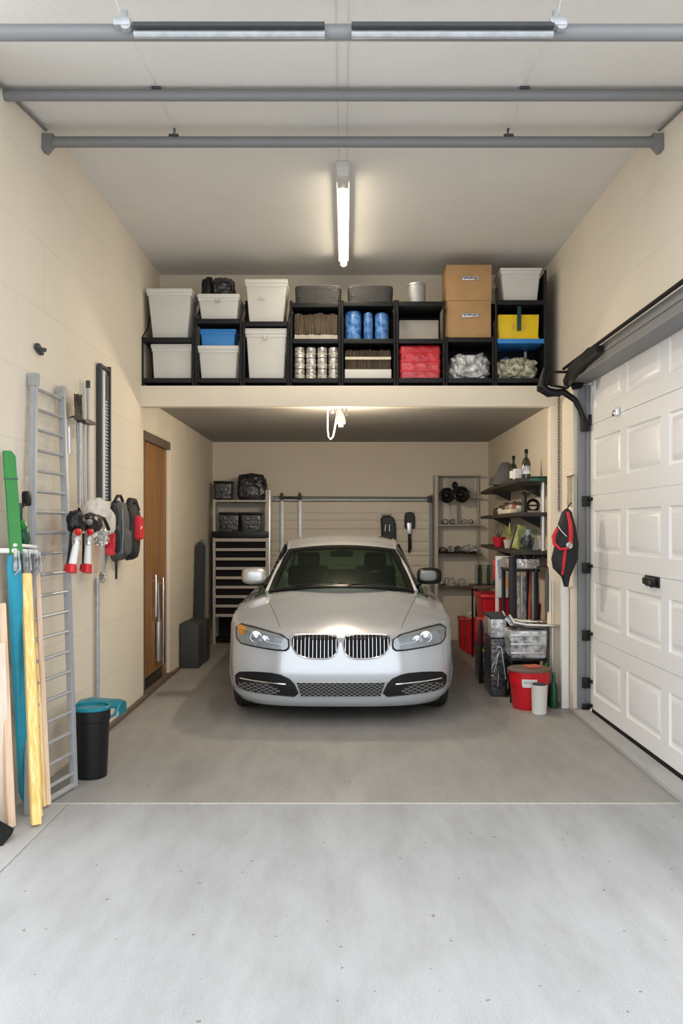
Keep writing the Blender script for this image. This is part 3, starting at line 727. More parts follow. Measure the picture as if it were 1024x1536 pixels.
for s in (-1,1):
    hl=build(patch(HL,s,.003,.02),'headlight','black',car); 
    hb=Vector((0,0,0))
    ins=[(x,z) for x,z in HL]; cxm=sum(x for x,z in HL)/len(HL); czm=sum(z for x,z in HL)/len(HL)
    SH=[(cxm+(x-cxm)*.965,czm+(z-czm)*.92) for x,z in HL]
    build(patch(SH,s,.007,.01),'reflector','galv',hl)
    for fx,r in ((.60,.050),(.44,.038)):
        x=min(p[0] for p in HL)+ (max(p[0] for p in HL)-min(p[0] for p in HL))*fx; z=czm+(.018 if fx>.5 else -.002)*(1)
        p=front(s*x,z,.010)
        b=mb().lathe(p+Vector((0,.004,0)),[(r,0),(r*1.02,-.010),(r*.86,-.012),(r*.7,.0),(r*.5,-.002),(r*.45,-.014),(0,-.02)],26,'y'); build(b,'projector_lamp','chrome',hl)
        build(mb().lathe(p+Vector((0,-.012,0)),[(r*.45,0),(r*.3,-.010),(0,-.014)],20,'y'),'projector_lens','lens',hl)
    x0=min(p[0] for p in HL); AM=[(x0+(x-x0),z) for x,z in []]
    xm=max(p[0] for p in HL); zt=max(p[1] for p in HL)
    b=mb(); 
    AP=[(abs(x),z) for x,z in [nz(*w_) for w_ in ((-154,938),(-141,941),(-143,954),(-153,950))]]
    if s<0: build(patch(smoothpoly(AP,it=1),s,.012,.01),'indicator','amber',hl)
    # brow bar
    pts=[front(s*(x0+.05+(xm-x0-.12)*k/12),(czm-.035)+.055*k/12,.014) for k in range(8)]
    build(mb().tube([p for p in pts if p],.006,8),'light_bar','white',hl)
    build(patch([(cxm+(x-cxm)*.99,czm+(z-czm)*.97) for x,z in HL],s,.027,.002),'lens_cover','lens',hl)
    build(rim(HL,s,.006,.006),'headlight_surround','black',hl)
    k_=build(patch(KD,s,.003,.02),'kidney_grille','blackm',car)
    build(rim(KD,s,.012,.0062),'grille_surround','chrome',k_)
    xa=min(p[0] for p in KD); xb=max(p[0] for p in KD); bb=mb()
    for k in range(12):
        x=xa+(xb-xa)*(k+.6)/12.2; zs_=[]
        for q in range(len(KD)):
            (x1,z1),(x2,z2)=KD[q],KD[(q+1)%len(KD)]
            if (x1>x)!=(x2>x): zs_.append((z2-z1)*(x-x1)/(x2-x1)+z1)
        if len(zs_)<2: continue
        za,zb=min(zs_),max(zs_)
        pts=[front(s*x,za+(zb-za)*j/8,.010) for j in range(9)]; pts=[p for p in pts if p]
        bb.tube(pts,.0026,6)
    build(bb,'grille_bars','chrome',k_)
    si=build(patch(SI,s,.004,.02),'side_intake','black',car)
    build(rim(SI,s,.004,.007),'intake_surround','black',si)
    # mesh lattice
    sxm=sum(x for x,z in SI)/len(SI); szm=sum(z for x,z in SI)/len(SI)
    IN=[(x,z-.0) for x,z in SI]; b=mb(); x0i=min(p[0] for p in SI); x1i=max(p[0] for p in SI); z0i=min(p[1] for p in SI); z1i=max(p[1] for p in SI)
    LM=[(abs(x),z) for x,z in [nz(*w_) for w_ in ((-153,1021),(-112,1024),(-90,1033),(-92,1041),(-130,1038),(-152,1030))]]; LM=smoothpoly(LM,it=1)
    build(patch(LM,s,.009,.01),'mesh_backing','rubber',si)
    def lattice(inp,xr,zr,s,off,pitch,slope,r):
        b=mb()
        for sg in (-1,1):
            k=-60
            while k<60:
                pts=[]; u=0
                for q in range(0,161):
                    x=xr[0]+(xr[1]-xr[0])*q/160; z=zr[0]+sg*slope*(x-xr[0])+k*pitch
                    if inp(x,z):
                        p=front(s*x,z,off)
                        if p is not None: pts.append(p)
                    else:
                        if len(pts)>2: b.tube(pts[::2] if len(pts)>5 else pts,r,5)
                        pts=[]
                if len(pts)>2: b.tube(pts[::2],r,5)
                k+=1
        return b
    build(lattice(lambda x,z:inside(LM,x,z),(x0i,x1i),(z0i,z1i),s,.013,.028,.45,.0017),'mesh_lattice','steel_l',si)
    (xs0,zs0),(xs1,zs1)=nz(-149,1016.5),nz(-82,1026)
    pts=[front(s*(abs(xs0)+(abs(xs1)-abs(xs0))*j/12),zs0+(zs1-zs0)*j/12,.014) for j in range(13)]
    build(mb().tube([p for p in pts if p],.0075,8),'daytime_strip','chrome',si)
# centre intake
(xa,za),(xb,zb)=CI
CP=[(-xa,za),(xa,za),(xb,zb),(-xb,zb)]
b=mb(); rows=[]
for i in range(9):
    z=zb+(za-zb)*i/8; w=xb+(xa-xb)*i/8; rows.append([front(-w+2*w*j/40,z,.004) for j in range(41)])
b.solid(rows,(0,.03,0)); ci=build(b,'centre_intake','rubber',car)
pts=[front(x,z,.006) for x,z in densify(CP,.02)]; build(mb().tube(pts,.005,6,close=True),'intake_surround','steel_l',ci)
build(lattice(lambda x,z:inside(CP,x,z),(-xa,xa),(zb,za),1,.009,.027,.6,.0016),'mesh_lattice','galv',ci)
# lower lip
rows=[]
for i in range(3):
    z=.150+.018*i; rows.append([ (CX-.55+1.1*j/30, CY+.045+.20*abs(-.5+j/30)**2*2-.01*i+.01, z-.0) for j in range(31)])
build(mb().solid(rows,(0,.12,0)),'lower_lip','black',car)
# hood seams
for s in (-1,1):
    pts=[]
    for k in range(25):
        u=k/24; x=.30+.40*u**.8; y=.16+.0*u+ .95*u; x=.50+.20*u
        pts.append(Vector((CX+s*x,CY+.22+.85*u,zt_(x,.22+.85*u)+.0005)))
    build(mb().tube(pts,.0020,5),'bonnet_seam','dgrey',car)
# greenhouse
def Wp(u,v,off=0):
    bx,tx=.705,.545; x=u*(bx+(tx-bx)*v); y=(.98+.26*u*u)*(1-v)+(1.84+.12*u*u)*v; z=(1.055-.065*u*u)*(1-v)+(1.415-.045*u*u)*v
    k=math.sin(PI*v)*.03; return Vector((CX+x,CY+y-k*.5-off*.5,z+k+off))
NN=16
rows=[[Wp(-1+2*i/24,.02+.98*j/NN) for i in range(25)] for j in range(NN+1)]
ws=build(mb().solid([[Wp((-1+2*i/24)*.90,.05+.86*j/NN,.002) for i in range(25)] for j in range(NN+1)],(0,-.003,.003)),'windscreen','glass',car)
b=mb()
ring=[[],[]]
def loop(k,a0,a1):
    L=[Wp(-k+2*k*i/24,a0) for i in range(25)]+[Wp(k,a0+(a1-a0)*i/12) for i in range(1,13)]+[Wp(k-2*k*i/24,a1) for i in range(1,25)]+[Wp(-k,a1+(a0-a1)*i/12) for i in range(1,12)]
    return L
A=loop(1.0,0,1.0); B=loop(.885,.04,.905); b.grid([A,B],close=True); A2=[p-Vector((0,-.02,.02)) for p in A]; B2=[p-Vector((0,-.02,.02)) for p in B]; b.grid([B,B2],close=True); b.grid([A,A2],close=True); b.grid([A2,B2],close=True)
build(b,'windscreen_frame','black',car)
RF=[(1.84,.545,1.415),(2.0,.555,1.462),(2.3,.565,1.505),(2.65,.565,1.52),(3.0,.55,1.495),(3.25,.535,1.445)]
def Rp(u,st,dz=0): y,w,z=st; return Vector((CX+u*w,CY+y+(.12*u*u if y<2.2 else 0)-(.1*u*u if y>3.1 else 0),z-.045*u*u-.02*u**6+dz))
build(mb().solid([[Rp(-1+2*i/24,st) for i in range(25)] for st in RF],(0,0,-.025)),'roof','paint',car,ang=60)
RG=[[Vector((CX+u*(.535+.12*v),CY+3.25-.1*u*u*(1-v)+.85*v,1.443-.045*u*u+(1.03-1.443)*v+math.sin(PI*v)*.03)) for u in [-1+2*i/16 for i in range(17)]] for v in [j/10 for j in range(11)]]
build(mb().solid(RG,(0,.003,.003)),'rear_window','glass',car)
for s in (-1,1):
    top=[Rp(s,st) for st in RF]; top=[Wp(s,0)]+[Wp(s,.5)]+top+[Vector((CX+s*.655,CY+4.10,1.0))]
    bot=[]
    for p in top: 
        y=p.y-CY; bot.append(Vector((CX+s*(.83 if 1.4<y<3.8 else .80),p.y,.945)))
    rows=[[t_.lerp(q,k/6)+Vector((s*.02*math.sin(PI*k/6),0,0)) for k in range(7)] for t_,q in zip(top,bot)]
    build(mb().solid(rows,(-s*.004,0,0)),'side_window','glass',car)
    pil=top; build(mb().tube([p-Vector((0,0,.005)) for p in pil],[.020]*len(pil),10),'roof_pillar','paint',car)
    bt=[Vector((CX+s*.80,CY+1.15+.3*k,.94)) for k in range(11)]; build(mb().tube(bt,.014,8),'belt_trim','black',car)
    build(mb().tube([Vector((CX+s*.60,CY+2.55,1.40)),Vector((CX+s*.82,CY+2.55,.94))],.03,8),'door_pillar','black',car)
    # mirrors
    mx=CX+s*.845; my=CY+1.42; mz=1.125
    t_=build(mb().blob((mx,my,mz),(.118,.08,.080),.0,1,4,.62,1),'wing_mirror','steel_l' if s<0 else 'black',car)
    build(mb().tube([(mx-s*.06,my+.01,mz-.045),(mx-s*.12,my+.02,mz-.09),(mx-s*.16,my+.02,mz-.13)],[.03,.024,.03],10),'mirror_stalk','black',t_)
    build(mb().box((mx,my+.066,mz),(.15,.006,.10),.002),'mirror_glass','mirror',t_)
    if s>0: build(mb().blob((mx-.01,my-.030,mz+.004),(.088,.062,.056),0,1,4,.62,1),'mirror_cap','steel',t_)
    # wheels
    for wy in WY:
        wx=CX+s*.82; c=(wx,CY+wy,WRad)
        wh=build(mb().lathe(c,[(.22,-.105),(.30,-.112),(.325,-.095),(.335,-.06),(.335,-.045),(.328,-.04),(.328,-.03),(.335,-.026),(.335,.026),(.328,.03),(.328,.04),(.335,.045),(.335,.06),(.325,.095),(.30,.112),(.22,.105)],48,'x'),'wheel','rubber',car)
        b=mb().lathe(c,[(.225,-.09),(.225,.09)],32,'x')
        for k in range(5):
            a=2*PI*k/5; b.tube([(wx+s*.07,c[1],c[2]),(wx+s*.085,c[1]+.215*math.cos(a),c[2]+.215*math.sin(a))],[.045,.03],8)
        b.lathe((wx+s*.075,c[1],c[2]),[(0,-.03),(.05,-.03),(.05,.03),(0,.03)],20,'x'); build(b,'rim','alu',wh)
        b=mb(); rws=[]
        for k in range(21):
            a=PI*k/20; rws.append([(CX+s*xx,CY+wy+.385*math.cos(a),.335+.385*math.sin(a)) for xx in (.56,.92)])
        b.grid(rws); build(b,'wheel_arch_liner','blackm',car)
# underbody
build(mb().b2((CX-.72,CY+.45,.17),(CX+.72,CY+4.3,.26)),'underbody','blackm',car)
# interior
build(mb().box((CX,CY+1.35,.93),(1.30,.36,.14),.05),'dashboard','seat',car)
for s in (-1,1):
    b=mb().box((CX+s*.36,CY+2.35,.88),(.44,.14,.62),.06,rot=Matrix.Rotation(-.25,3,'X')); b.box((CX+s*.36,CY+2.10,.62),(.46,.5,.16),.06); b.box((CX+s*.36,CY+2.46,1.24),(.24,.10,.17),.04); build(b,'seat','seat',car)
build(mb().box((CX,CY+3.15,.86),(1.15,.14,.5),.05,rot=Matrix.Rotation(-.3,3,'X')),'rear_seat','seat',car)
tt=[Vector((CX+.36+.17*math.cos(a),CY+1.62-.06*math.sin(a),1.0+.16*math.sin(a))) for a in [2*PI*k/24 for k in range(24)]]
build(mb().tube(tt,.013,8,close=True).box((CX+.36,CY+1.62,1.0),(.14,.03,.08),.012),'steering_wheel','black',car)
b=mb().box((CX-.0,CY+1.86,1.325),(.23,.04,.065),.015); b.box((CX,CY+1.82,1.375),(.10,.06,.05),.012); build(b,'rear_view_mirror','black',car)
build(mb().b2((CX-.72,CY+1.2,.78),(CX+.72,CY+4.0,.80)),'cabin_floor','blackm',car)
for s in (-1,1):
    a=Wp(s*.1-.25,.0,.0); b=mb().tube([Wp(-.62 if s<0 else .08,.02,.012),Wp(-.1 if s<0 else .62,.055,.014)],.006,6); build(b,'wiper','black',car)

# ======================= LEFT WALL =======================
# extension ladder leaning on the wall
A0,A1=Vector((-1.66,5.30,0)),Vector((-1.835,5.60,2.50))   # far rail
B0,B1=Vector((-1.755,4.80,0)),Vector((-1.86+.02,5.12,2.50))   # near rail
t=empty('ladder',((A0+B0)/2),'tall grey aluminium ladder leaning against the left wall','ladder')
for a,c,ex in ((A0,A1,0),(B0,B1,.0)):
    b=mb(); d=(c-a).normalized(); xa=(A0-B0).normalized(); n_=d.cross(xa)
    w=.022 ; th=.019
    pr=[(-1,-1),(1,-1),(1,1),(-1,1)]
    b.solid([[a+xa*u*th+n_*v*w for u,v in pr],[c+xa*u*th+n_*v*w for u,v in pr]],(0,0,0)) if False else None
    lo=[a+xa*u*th+n_*v*w for u,v in pr]; b.prism(lo,c-a); bmesh.ops.bevel(b.bm,geom=b.bm.edges[:],offset=.008,segments=2,affect='EDGES')
    build(b,'side_rail','alu',t)
    build(mb().prism([c+xa*u*(th+.004)+n_*v*(w+.004)-d*.07 for u,v in pr],d*.075),'end_cap','galv',t)
for k in range(20):
    u=(k+.75)/20.4; p=B0.lerp(B1,u); q=A0.lerp(A1,u); b=mb().tube([p,q],.015,8,flat=.75)
    build(b,'rung','alu',t)
build(mb().tube([A0+Vector((0,0,.022)),B0+Vector((0,0,.022))],.018,8),'foot_bar','alu',t)
# cleat on the wall above the ladder
p=wl(59,524,XL+.02); b=mb().box(p,(.03,.10,.035),.008,rot=Matrix.Rotation(-.3,3,'X')); b.tube([p,p+Vector((.035,.02,0))],.012)
tag(build(b,'wall_cleat','dgrey'),'small dark metal cleat on the cream wall above the ladder','cleat')
def plank(a,c,w,th,m,name,label,cat,face=(1,0,0),rnd=.003,group=None):
    a=Vector(a);c=Vector(c); d=(c-a).normalized(); n_=Vector(face); s_=d.cross(n_).normalized(); n_=s_.cross(d).normalized()
    b=mb(); b.prism([a+s_*u*w/2+n_*v*th/2 for u,v in ((-1,-1),(1,-1),(1,1),(-1,1))],c-a); bmesh.ops.bevel(b.bm,geom=b.bm.edges[:],offset=rnd,segments=2,affect='EDGES')
    return tag(build(b,name,m),label,cat,group)
VF=(.62,-.78,0)
def flr(px,py,dz=.02): p=fl(px,py); p.z=dz*0+.006; return p
# items leaning: bottoms on floor, tops against wall
def lean(pb,pt,X,w,th,m,name,label,cat,**k):
    a=fl(*pb); a.z=.012; c=wl(pt[0],pt[1],X); return plank(a,c,w,th,m,name,label,cat,face=VF,**k)
lean((54,1240),(39,860),-1.76,.050,.035,'ypine','wooden_plank','yellow stained wooden plank, boldest in the leaning bundle','plank')
lean((17,1243),(2,905),-1.80,.040,.03,'pine','wooden_plank','pinkish pine plank left of the teal board','plank')
lean((72,1210),(55,855),-1.79,.028,.03,'pine','wooden_batten','slim pink pine batten, rightmost in the leaning bundle','batten')
lean((66,1213),(50,870),-1.81,.020,.02,'ypine','wooden_batten','narrow honey batten between yellow plank and pink batten','batten')
lean((63,1195),(46,855),-1.835,.022,.012,'galv','metal_strip','mottled grey metal strip behind the yellow plank','strip')
lean((4,1238),(-6,965),-1.80,.085,.03,'palepine','wooden_board','wide pale board cut off by the left edge of the view','board')
a=fl(10,1264); tag(build(mb().prism([Vector((-1.90,4.30,.0)),Vector((-1.72,4.34,.0)),Vector((-1.70,4.42,.03)),Vector((-1.92,4.46,.13))],(0,.03,.02)),'floor_wedge','black'),'black plastic wedge on the floor at the left edge','wedge')
lean((61,1228),(45,862),-1.785,.018,.022,'ypine','wooden_batten','slim honey batten touching the right edge of the yellow plank','batten')
# teal lacquered ski-like board, and green board above
def surf(a,c,w,th,m,name,label,cat,tip=.1,parts=None):
    a=Vector(a);c=Vector(c); d=(c-a).normalized(); n_=Vector(VF); s_=d.cross(n_).normalized(); n_=s_.cross(d).normalized(); L=(c-a).length
    rows=[]
    for i in range(33):
        u=i/32; e=min(1,min(u,1-u)*L/tip); ww=w/2*math.sqrt(max(.02,1-(1-e)**2)); 
        rows.append([a+d*u*L+s_*ww*v+n_*(.012*(1-v*v)) for v in [-1+2*j/8 for j in range(9)]])
    return tag(build(mb().solid(rows,-n_*th),name,m,ang=50),label,cat)
a=fl(40,1215); a.z=.03; c=wl(20,822,-1.79)
surf(a,c,.075,.014,'tealb','ski','long teal ski leaning in the bundle left of the ladder','ski')
a=fl(50,1205); a.z=.03; c=wl(26,812,-1.80); surf(a,c,.05,.01,'dgreen','ski','dark green mottled ski half hidden behind the teal one','ski')
a=wl(24,832,-1.78); c=wl(13,676,-1.83)
a0=fl(46,1203); a0.z=.02
d=(c-a).normalized(); n_=Vector(VF); s_=d.cross(n_).normalized()
w=.036
b=mb().prism([a-s_*w*1.0,a+s_*w*.9,c+s_*w*.9-d*.03,c+s_*w*.3,c-s_*w],n_*.014); bmesh.ops.bevel(b.bm,geom=b.bm.edges[:],offset=.004,segments=2,affect='EDGES')
gt=empty('green_board',a,'bright green flat board standing tallest in the leaning bundle','board')
build(b,'blade','green',gt); 
b=mb(); q=a.lerp(c,.72); b.prism([q-s_*w*1.04+n_*.0,q+s_*w*.98,q+s_*w*.98+d*.008,q-s_*w*1.04+d*.008],n_*.017); build(b,'groove_band','dgreen',gt)
build(mb().prism([a0-s_*.012,a0+s_*.012,a+s_*.012,a-s_*.012],-n_*.01),'lower_shaft','dgreen',gt)
# wall rack clipping the bundle
t=empty('wall_rack',(-1.86,4.95,1.45),'clear and white plastic wall rack holding the leaning bundle','rack')
p0=wl(22,826,-1.78); p1=wl(54,828,-1.76)
b=mb(); d=p1-p0; b.tube([p0+Vector((-.08,0,.0)),p0,p1,p1+Vector((-.1,0,0))],.014,10); b.tube([p0+Vector((-.0,0,.03)),p1+Vector((0,0,.03))],.010,8); build(b,'rail','white',t)
for k in range(5):
    q=p0.lerp(p1,k/4); build(mb().box(q+Vector((0.006,0,-.05)),(.02,.022,.12),.006).tube([q+Vector((.02,0,0)),q+Vector((.03,0,-.10)),q+Vector((.0,0,-.13))],.005),'clip','lens' if k%2 else 'plast',t)
# small sprayer above rack
t=empty('spray_gun',wl(38,790,-1.80),'black and dark green spray gun tucked above the white rack','spray gun')
b=mb().box(wl(40,748,-1.80),(.045,.05,.085),.014); b.tube([wl(40,752,-1.8),wl(31,762,-1.8),wl(30,800,-1.8)],.011,8); build(b,'head','black',t)
b=mb().blob(wl(36,808,-1.80),(.03,.045,.075),.12,3,3); build(b,'body','dgreen',t); build(mb().blob(wl(33,787,-1.79),(.02,.03,.03),.2,3,3),'knob','green',t)
build(mb().tube([wl(30,755,-1.8),wl(28,790,-1.8),wl(36,825,-1.8)],.012,8),'hose','dgreen',t)
# inverted U steel handle
X=-1.84
t=empty('pole_handle',wl(100,700,X),'slim silver pole with a bent top leaning between ladder and broom','pole')
build(mb().tube([wl(101,755,X),wl(99,630,X),wl(101,626,X),wl(112,625,X),wl(116,629,X),wl(118,755,X)],.009,10),'bent_tube','galv',t)
build(mb().tube([wl(103,640,X),wl(104,680,X)],.012,8),'grip','steel_l',t)
# broom with grey bristles
X=-1.80
t=empty('push_broom',wl(122,700,X),'broom with dark olive bristles hung bristles-up on the left wall','broom')
b=mb(); p=wl(117,612,X)
for k in range(60):
    a=wl(112+12*R.random(),630,X+R.uniform(-.02,.02)); e=wl(111+12*R.random(),591+5*R.random(),X+R.uniform(-.025,.025)); b.tube([a,e],.0045,5)
build(b,'bristles','brownfill',t)
b=mb().prism([wl(114,630,X-.03),wl(121,629,X-.03),wl(133,635,X-.03),wl(133,638,X-.03),wl(116,634,X-.03)],(.06,0,0)); build(b,'bracket','black',t)
build(mb().tube([wl(120,634,X),wl(120,760,X)],.011,12),'handle','galv',t)
X=-1.84
t=empty('long_pole',wl(130,700,X),'silver squared pole on the wall right of the broom','pole')
build(mb().tube([wl(126,574,X),wl(127,760,X)],.009,8).tube([wl(132,573,X),wl(133,760,X)],.012,10),'shaft','alu',t)
build(mb().tube([wl(132,571,X),wl(132,582,X)],.016,12),'end_plug','dgrey',t)
# long grey slotted blade (saw/straightedge)
X0=XL+.012
a=wl(146,545,X0); yb0=a.y; yb1=F*X0/(161-VX)
ztop0=a.z; ztop1=CZ+(VY-551)/F*yb1; zlow=1.80
t=empty('slotted_rail',(X0,(yb0+yb1)/2,zlow),'tall grey slotted metal rail fixed upright on the left wall','rail')
b=mb().prism([(X0,yb0,zlow),(X0,yb1,zlow),(X0,yb1,ztop1),(X0,yb0,ztop0)],(.006,0,0)); build(b,'back_plate','steel',t)
b=mb(); b.b2((X0,yb0-.004,zlow),(X0+.03,yb0+.03,ztop0)); b.b2((X0,yb1-.022,zlow),(X0+.03,yb1,ztop1)); b.b2((X0,yb0,ztop0-.02),(X0+.025,yb1,ztop0)); build(b,'edge_flange','dgrey',t)
b=mb().b2((X0+.006,yb0+.075,zlow),(X0+.024,yb0+.125,ztop0-.04)); build(b,'bright_strip','white',t)
b=mb()
z=zlow+.01
while z<ztop1-.28: b.b2((X0+.006,yb0+.13,z),(X0+.014,yb1-.025,z+.014)); b.b2((X0+.006,yb0+.035,z),(X0+.013,yb0+.07,z+.007)); z+=.026
build(b,'slots','bluegrey',t)
b=mb().b2((X0+.006,yb0+.13,ztop1-.27),(X0+.02,yb1-.03,ztop1-.08)); build(b,'latch_plate','dgrey',t)
# lower standing pole
p=wl(147,1108,-1.855); Yp=F*1.855/(VX-146)
tag(build(mb().tube([(-1.855,Yp,0),(-1.855,Yp,CZ+(VY-868)/F*Yp)],.016,12),'standing_pipe','galv'),'grey pipe standing upright on the floor behind the black bin','pipe')
# hooks board behind cluster
Xh=-1.80
# cream cap
t=empty('cream_hat',wl(148,770,-1.70),'cream cloth sun hat hanging on the left wall','hat')
b=mb().blob(wl(146,769,-1.70),(.085,.13,.098),.08,2.2,5,.85,3); build(b,'crown','fabw',t)
b=mb().blob(wl(162,783,-1.68),(.05,.07,.09),.1,2,4,.9,6); build(b,'brim_fold','fabw',t)
# black drill-like tool with pointed nozzle
t=empty('power_tool',wl(125,785,-1.66),'black power tool with a pointed nozzle hanging below the cream hat','tool')
b=mb().blob(wl(136,784,-1.64),(.055,.15,.06),.12,2.5,4,.8,2); b.blob(wl(114,783,-1.64),(.05,.08,.07),.1,3,4,.8,5); build(b,'casing','black',t)
build(mb().tube([wl(118,783,-1.62),wl(121,772,-1.62),wl(118,762,-1.62)],[.03,.02,.006],12),'nozzle','black',t)
build(mb().tube([wl(140,773,-1.62),wl(156,778,-1.60),wl(163,794,-1.60)],.012,10),'hose','black',t)
build(mb().blob(wl(134,783,-1.60),(.02,.03,.02),.1,3,3),'dial','steel',t)
# two loppers
def lopper(px,label,dx=0):
    X=-1.62; t=empty('hedge_shears',wl(px+6,820,X),label,'shears','shears hanging below the power tool')
    build(mb().tube([wl(px+8,795,X),wl(px+7,806,X),wl(px+6,818,X)],[.022,.03,.024],12),'blade_guard','foil',t)
    build(mb().tube([wl(px+6,818,X),wl(px+3+dx,850,X)],[.020,.024],12),'handle_sleeve','white',t)
    build(mb().tube([wl(px+2,800,X-.05),wl(px-1+dx,846,X-.05)],[.02,.018],10),'second_handle','fabk',t)
    build(mb().tube([wl(px+3+dx,847,X),wl(px+2+dx,859,X)],[.028,.032],14).tube([wl(px-2+dx,848,X-.04),wl(px-3+dx,856,X-.04)],[.026,.026],12),'end_grip','red',t)
    build(mb().blob(wl(px+9,798,X+.02),(.02,.03,.02),.2,3,3),'pivot_bolt','red',t)
lopper(108,'red-tipped shears with a white sleeve, left of the pair',-3)
lopper(126,'red-tipped shears with a white sleeve, right of the pair',2)
t=empty('red_work_glove',wl(166,815,-1.70),'red mottled work glove hanging beside the grey backpack','glove')
b=mb().blob(wl(166,812,-1.70),(.03,.045,.085),.16,4,4,.9,3); 
for k in range(4): q=wl(160+3.2*k,822,-1.69); b.tube([q,q+Vector((0,.0,-.03)),q+Vector((.01,0,-.055+.006*abs(k-1.5)))],[.013,.012,.010],8)
q=wl(158,812,-1.69); b.tube([q,q+Vector((0,-.03,-.02)),q+Vector((0,-.045,-.05))],[.014,.012,.01],8); build(b,'glove_body','fabr',t)
t=empty('red_pouch',wl(107,800,-1.76),'dark red pouch behind the shears nearest the ladder','pouch'); build(mb().blob(wl(107,800,-1.76),(.03,.05,.11),.1,3,4,.7,4),'pouch_body','fabr',t)
t=empty('garden_multitool',wl(152,830,-1.68),'long silver tool with a foil-like head hanging left of the grey backpack','tool')
build(mb().blob(wl(152,806,-1.68),(.045,.05,.055),.22,4,4,.7,7),'head','foil',t)
build(mb().tube([wl(153,815,-1.68),wl(153,856,-1.70)],.021,14),'shaft','chrome',t)
build(mb().blob(wl(154,864,-1.72),(.02,.03,.045),.35,4,4,1,9),'tassel','foil',t)
t=empty('wooden_paddle',wl(143,840,-1.8),'narrow tan wooden blade behind the silver tool','paddle'); build(mb().prism([wl(141,820,-1.8),wl(149,815,-1.8),wl(147,858,-1.8),(wl(140,860,-1.8))],(.02,0,0)),'wooden_blade','pine',t)
# backpacks
def pack(cx,cy,X,ry,rz,dep,m,name,label,acc,seed,front_m=None):
    p=wl(cx,cy,X); t=empty(name,p,label,'backpack')
    build(mb().blob(p,(dep,ry,rz),.05,2.2,5,.62,seed),'main_body',m,t); return t,p
t,p=pack(178,796,-1.775,.15,.235,.062,'fabg','backpack','dark grey backpack hanging on the left wall',0,1)
build(mb().blob(p+Vector((.058,.0,-.09)),(.028,.11,.10),.05,2,4,.6,3),'front_pocket','fabg',t)
build(mb().blob(p+Vector((.02,-.14,-.08)),(.03,.03,.09),.08,2,4,.7,3),'side_pocket','fabk',t)
build(mb().blob(wl(171,775,-1.74),(.035,.05,.085),.12,3,4,.8,8),'side_bottle','fabk',t)
build(mb().tube([wl(172,752,-1.78),wl(176,744,-1.77),wl(181,744,-1.76),wl(184,752,-1.76)],.012,8),'top_handle','fabk',t)
build(mb().tube([p+Vector((.052,-.10,.17)),p+Vector((.062,-.11,.0)),p+Vector((.052,-.10,-.18))],.007,8),'zip','steel',t)
build(mb().prism([wl(172,838,-1.76),wl(175,838,-1.76),wl(174.5,868,-1.76),wl(172.5,869,-1.76)],(.008,0,0)),'hanging_strap','fabk',t)
t,p=pack(196,797,-1.775,.15,.235,.062,'fabk','backpack','black backpack with a red front pocket hanging nearest the oak door',0,5)
b=mb().prism([p+Vector((.03,-.10,.13)),p+Vector((.03,.09,.13)),p+Vector((.035,.13,-.03)),p+Vector((.035,.12,-.07)),p+Vector((.035,-.09,-.07))],(.055,0,0)); bmesh.ops.bevel(b.bm,geom=b.bm.edges[:],offset=.015,segments=3,affect='EDGES'); build(b,'red_pocket','fabr',t)
b=mb().box(p+Vector((.092,-.02,.03)),(.008,.05,.010),.002,rot=Matrix.Rotation(.4,3,'X')); build(b,'pocket_tab','white',t)
build(mb().tube([p+Vector((.0,-.12,.18)),p+Vector((.01,-.06,.25)),p+Vector((.02,.03,.25)),p+Vector((.05,.05,.17))],[.025,.03,.028,.02],10),'shoulder_strap','fabk',t)
# peg rail that bears the hanging things
b=mb().b2((XL,5.95,1.66),(XL+.02,7.7,1.70),.003)
for k in range(7): b.tube([(XL+.015,6.05+.25*k,1.68),(XL+.09,6.05+.25*k,1.69)],.008,8)
tag(build(b,'peg_rail','galv'),'grey peg rail behind the backpacks and tools on the left wall','rail')
# black bin with teal lid
c=Vector((-1.632,5.56,0)); t=empty('waste_bin',c,'black round bin with a teal lid beside the ladder foot','bin')
build(mb().lathe(c,[(0,0.0),(.096,0),(.101,.006),(.116,.36),(.121,.365),(.122,.44),(.119,.44),(.112,.40),(.0,.40)],40),'body','black',t)
build(mb().lathe(c,[(.123,.432),(.126,.436),(.126,.452),(.122,.456),(.112,.452),(.112,.44)],40),'rim','teal',t)
b=mb(); pts=[(-.02,.05,.455),(.03,.07,.475),(.12,.10,.47),(.17,.12,.455),(.19,.12,.40)]
lf=[gp(118,1052,5.75),gp(135,1048,5.78),gp(160,1050,5.80),gp(178,1051,5.82),gp(184,1054,5.82),gp(184,1068,5.8)]
b.solid([[q+Vector((0,-.10,-.018)) for q in lf],[q+Vector((0,-.04,.0)) for q in lf],[q+Vector((0,.04,.004)) for q in lf],[q+Vector((0,.10,-.012)) for q in lf]],(0,0,-.014)); build(b,'open_lid','teal',t)
build(mb().tube([gp(178,1058,5.72),gp(172,1072,5.70),gp(163,1076,5.66),gp(160,1066,5.64)],.012,8),'lid_handle','teal',t)

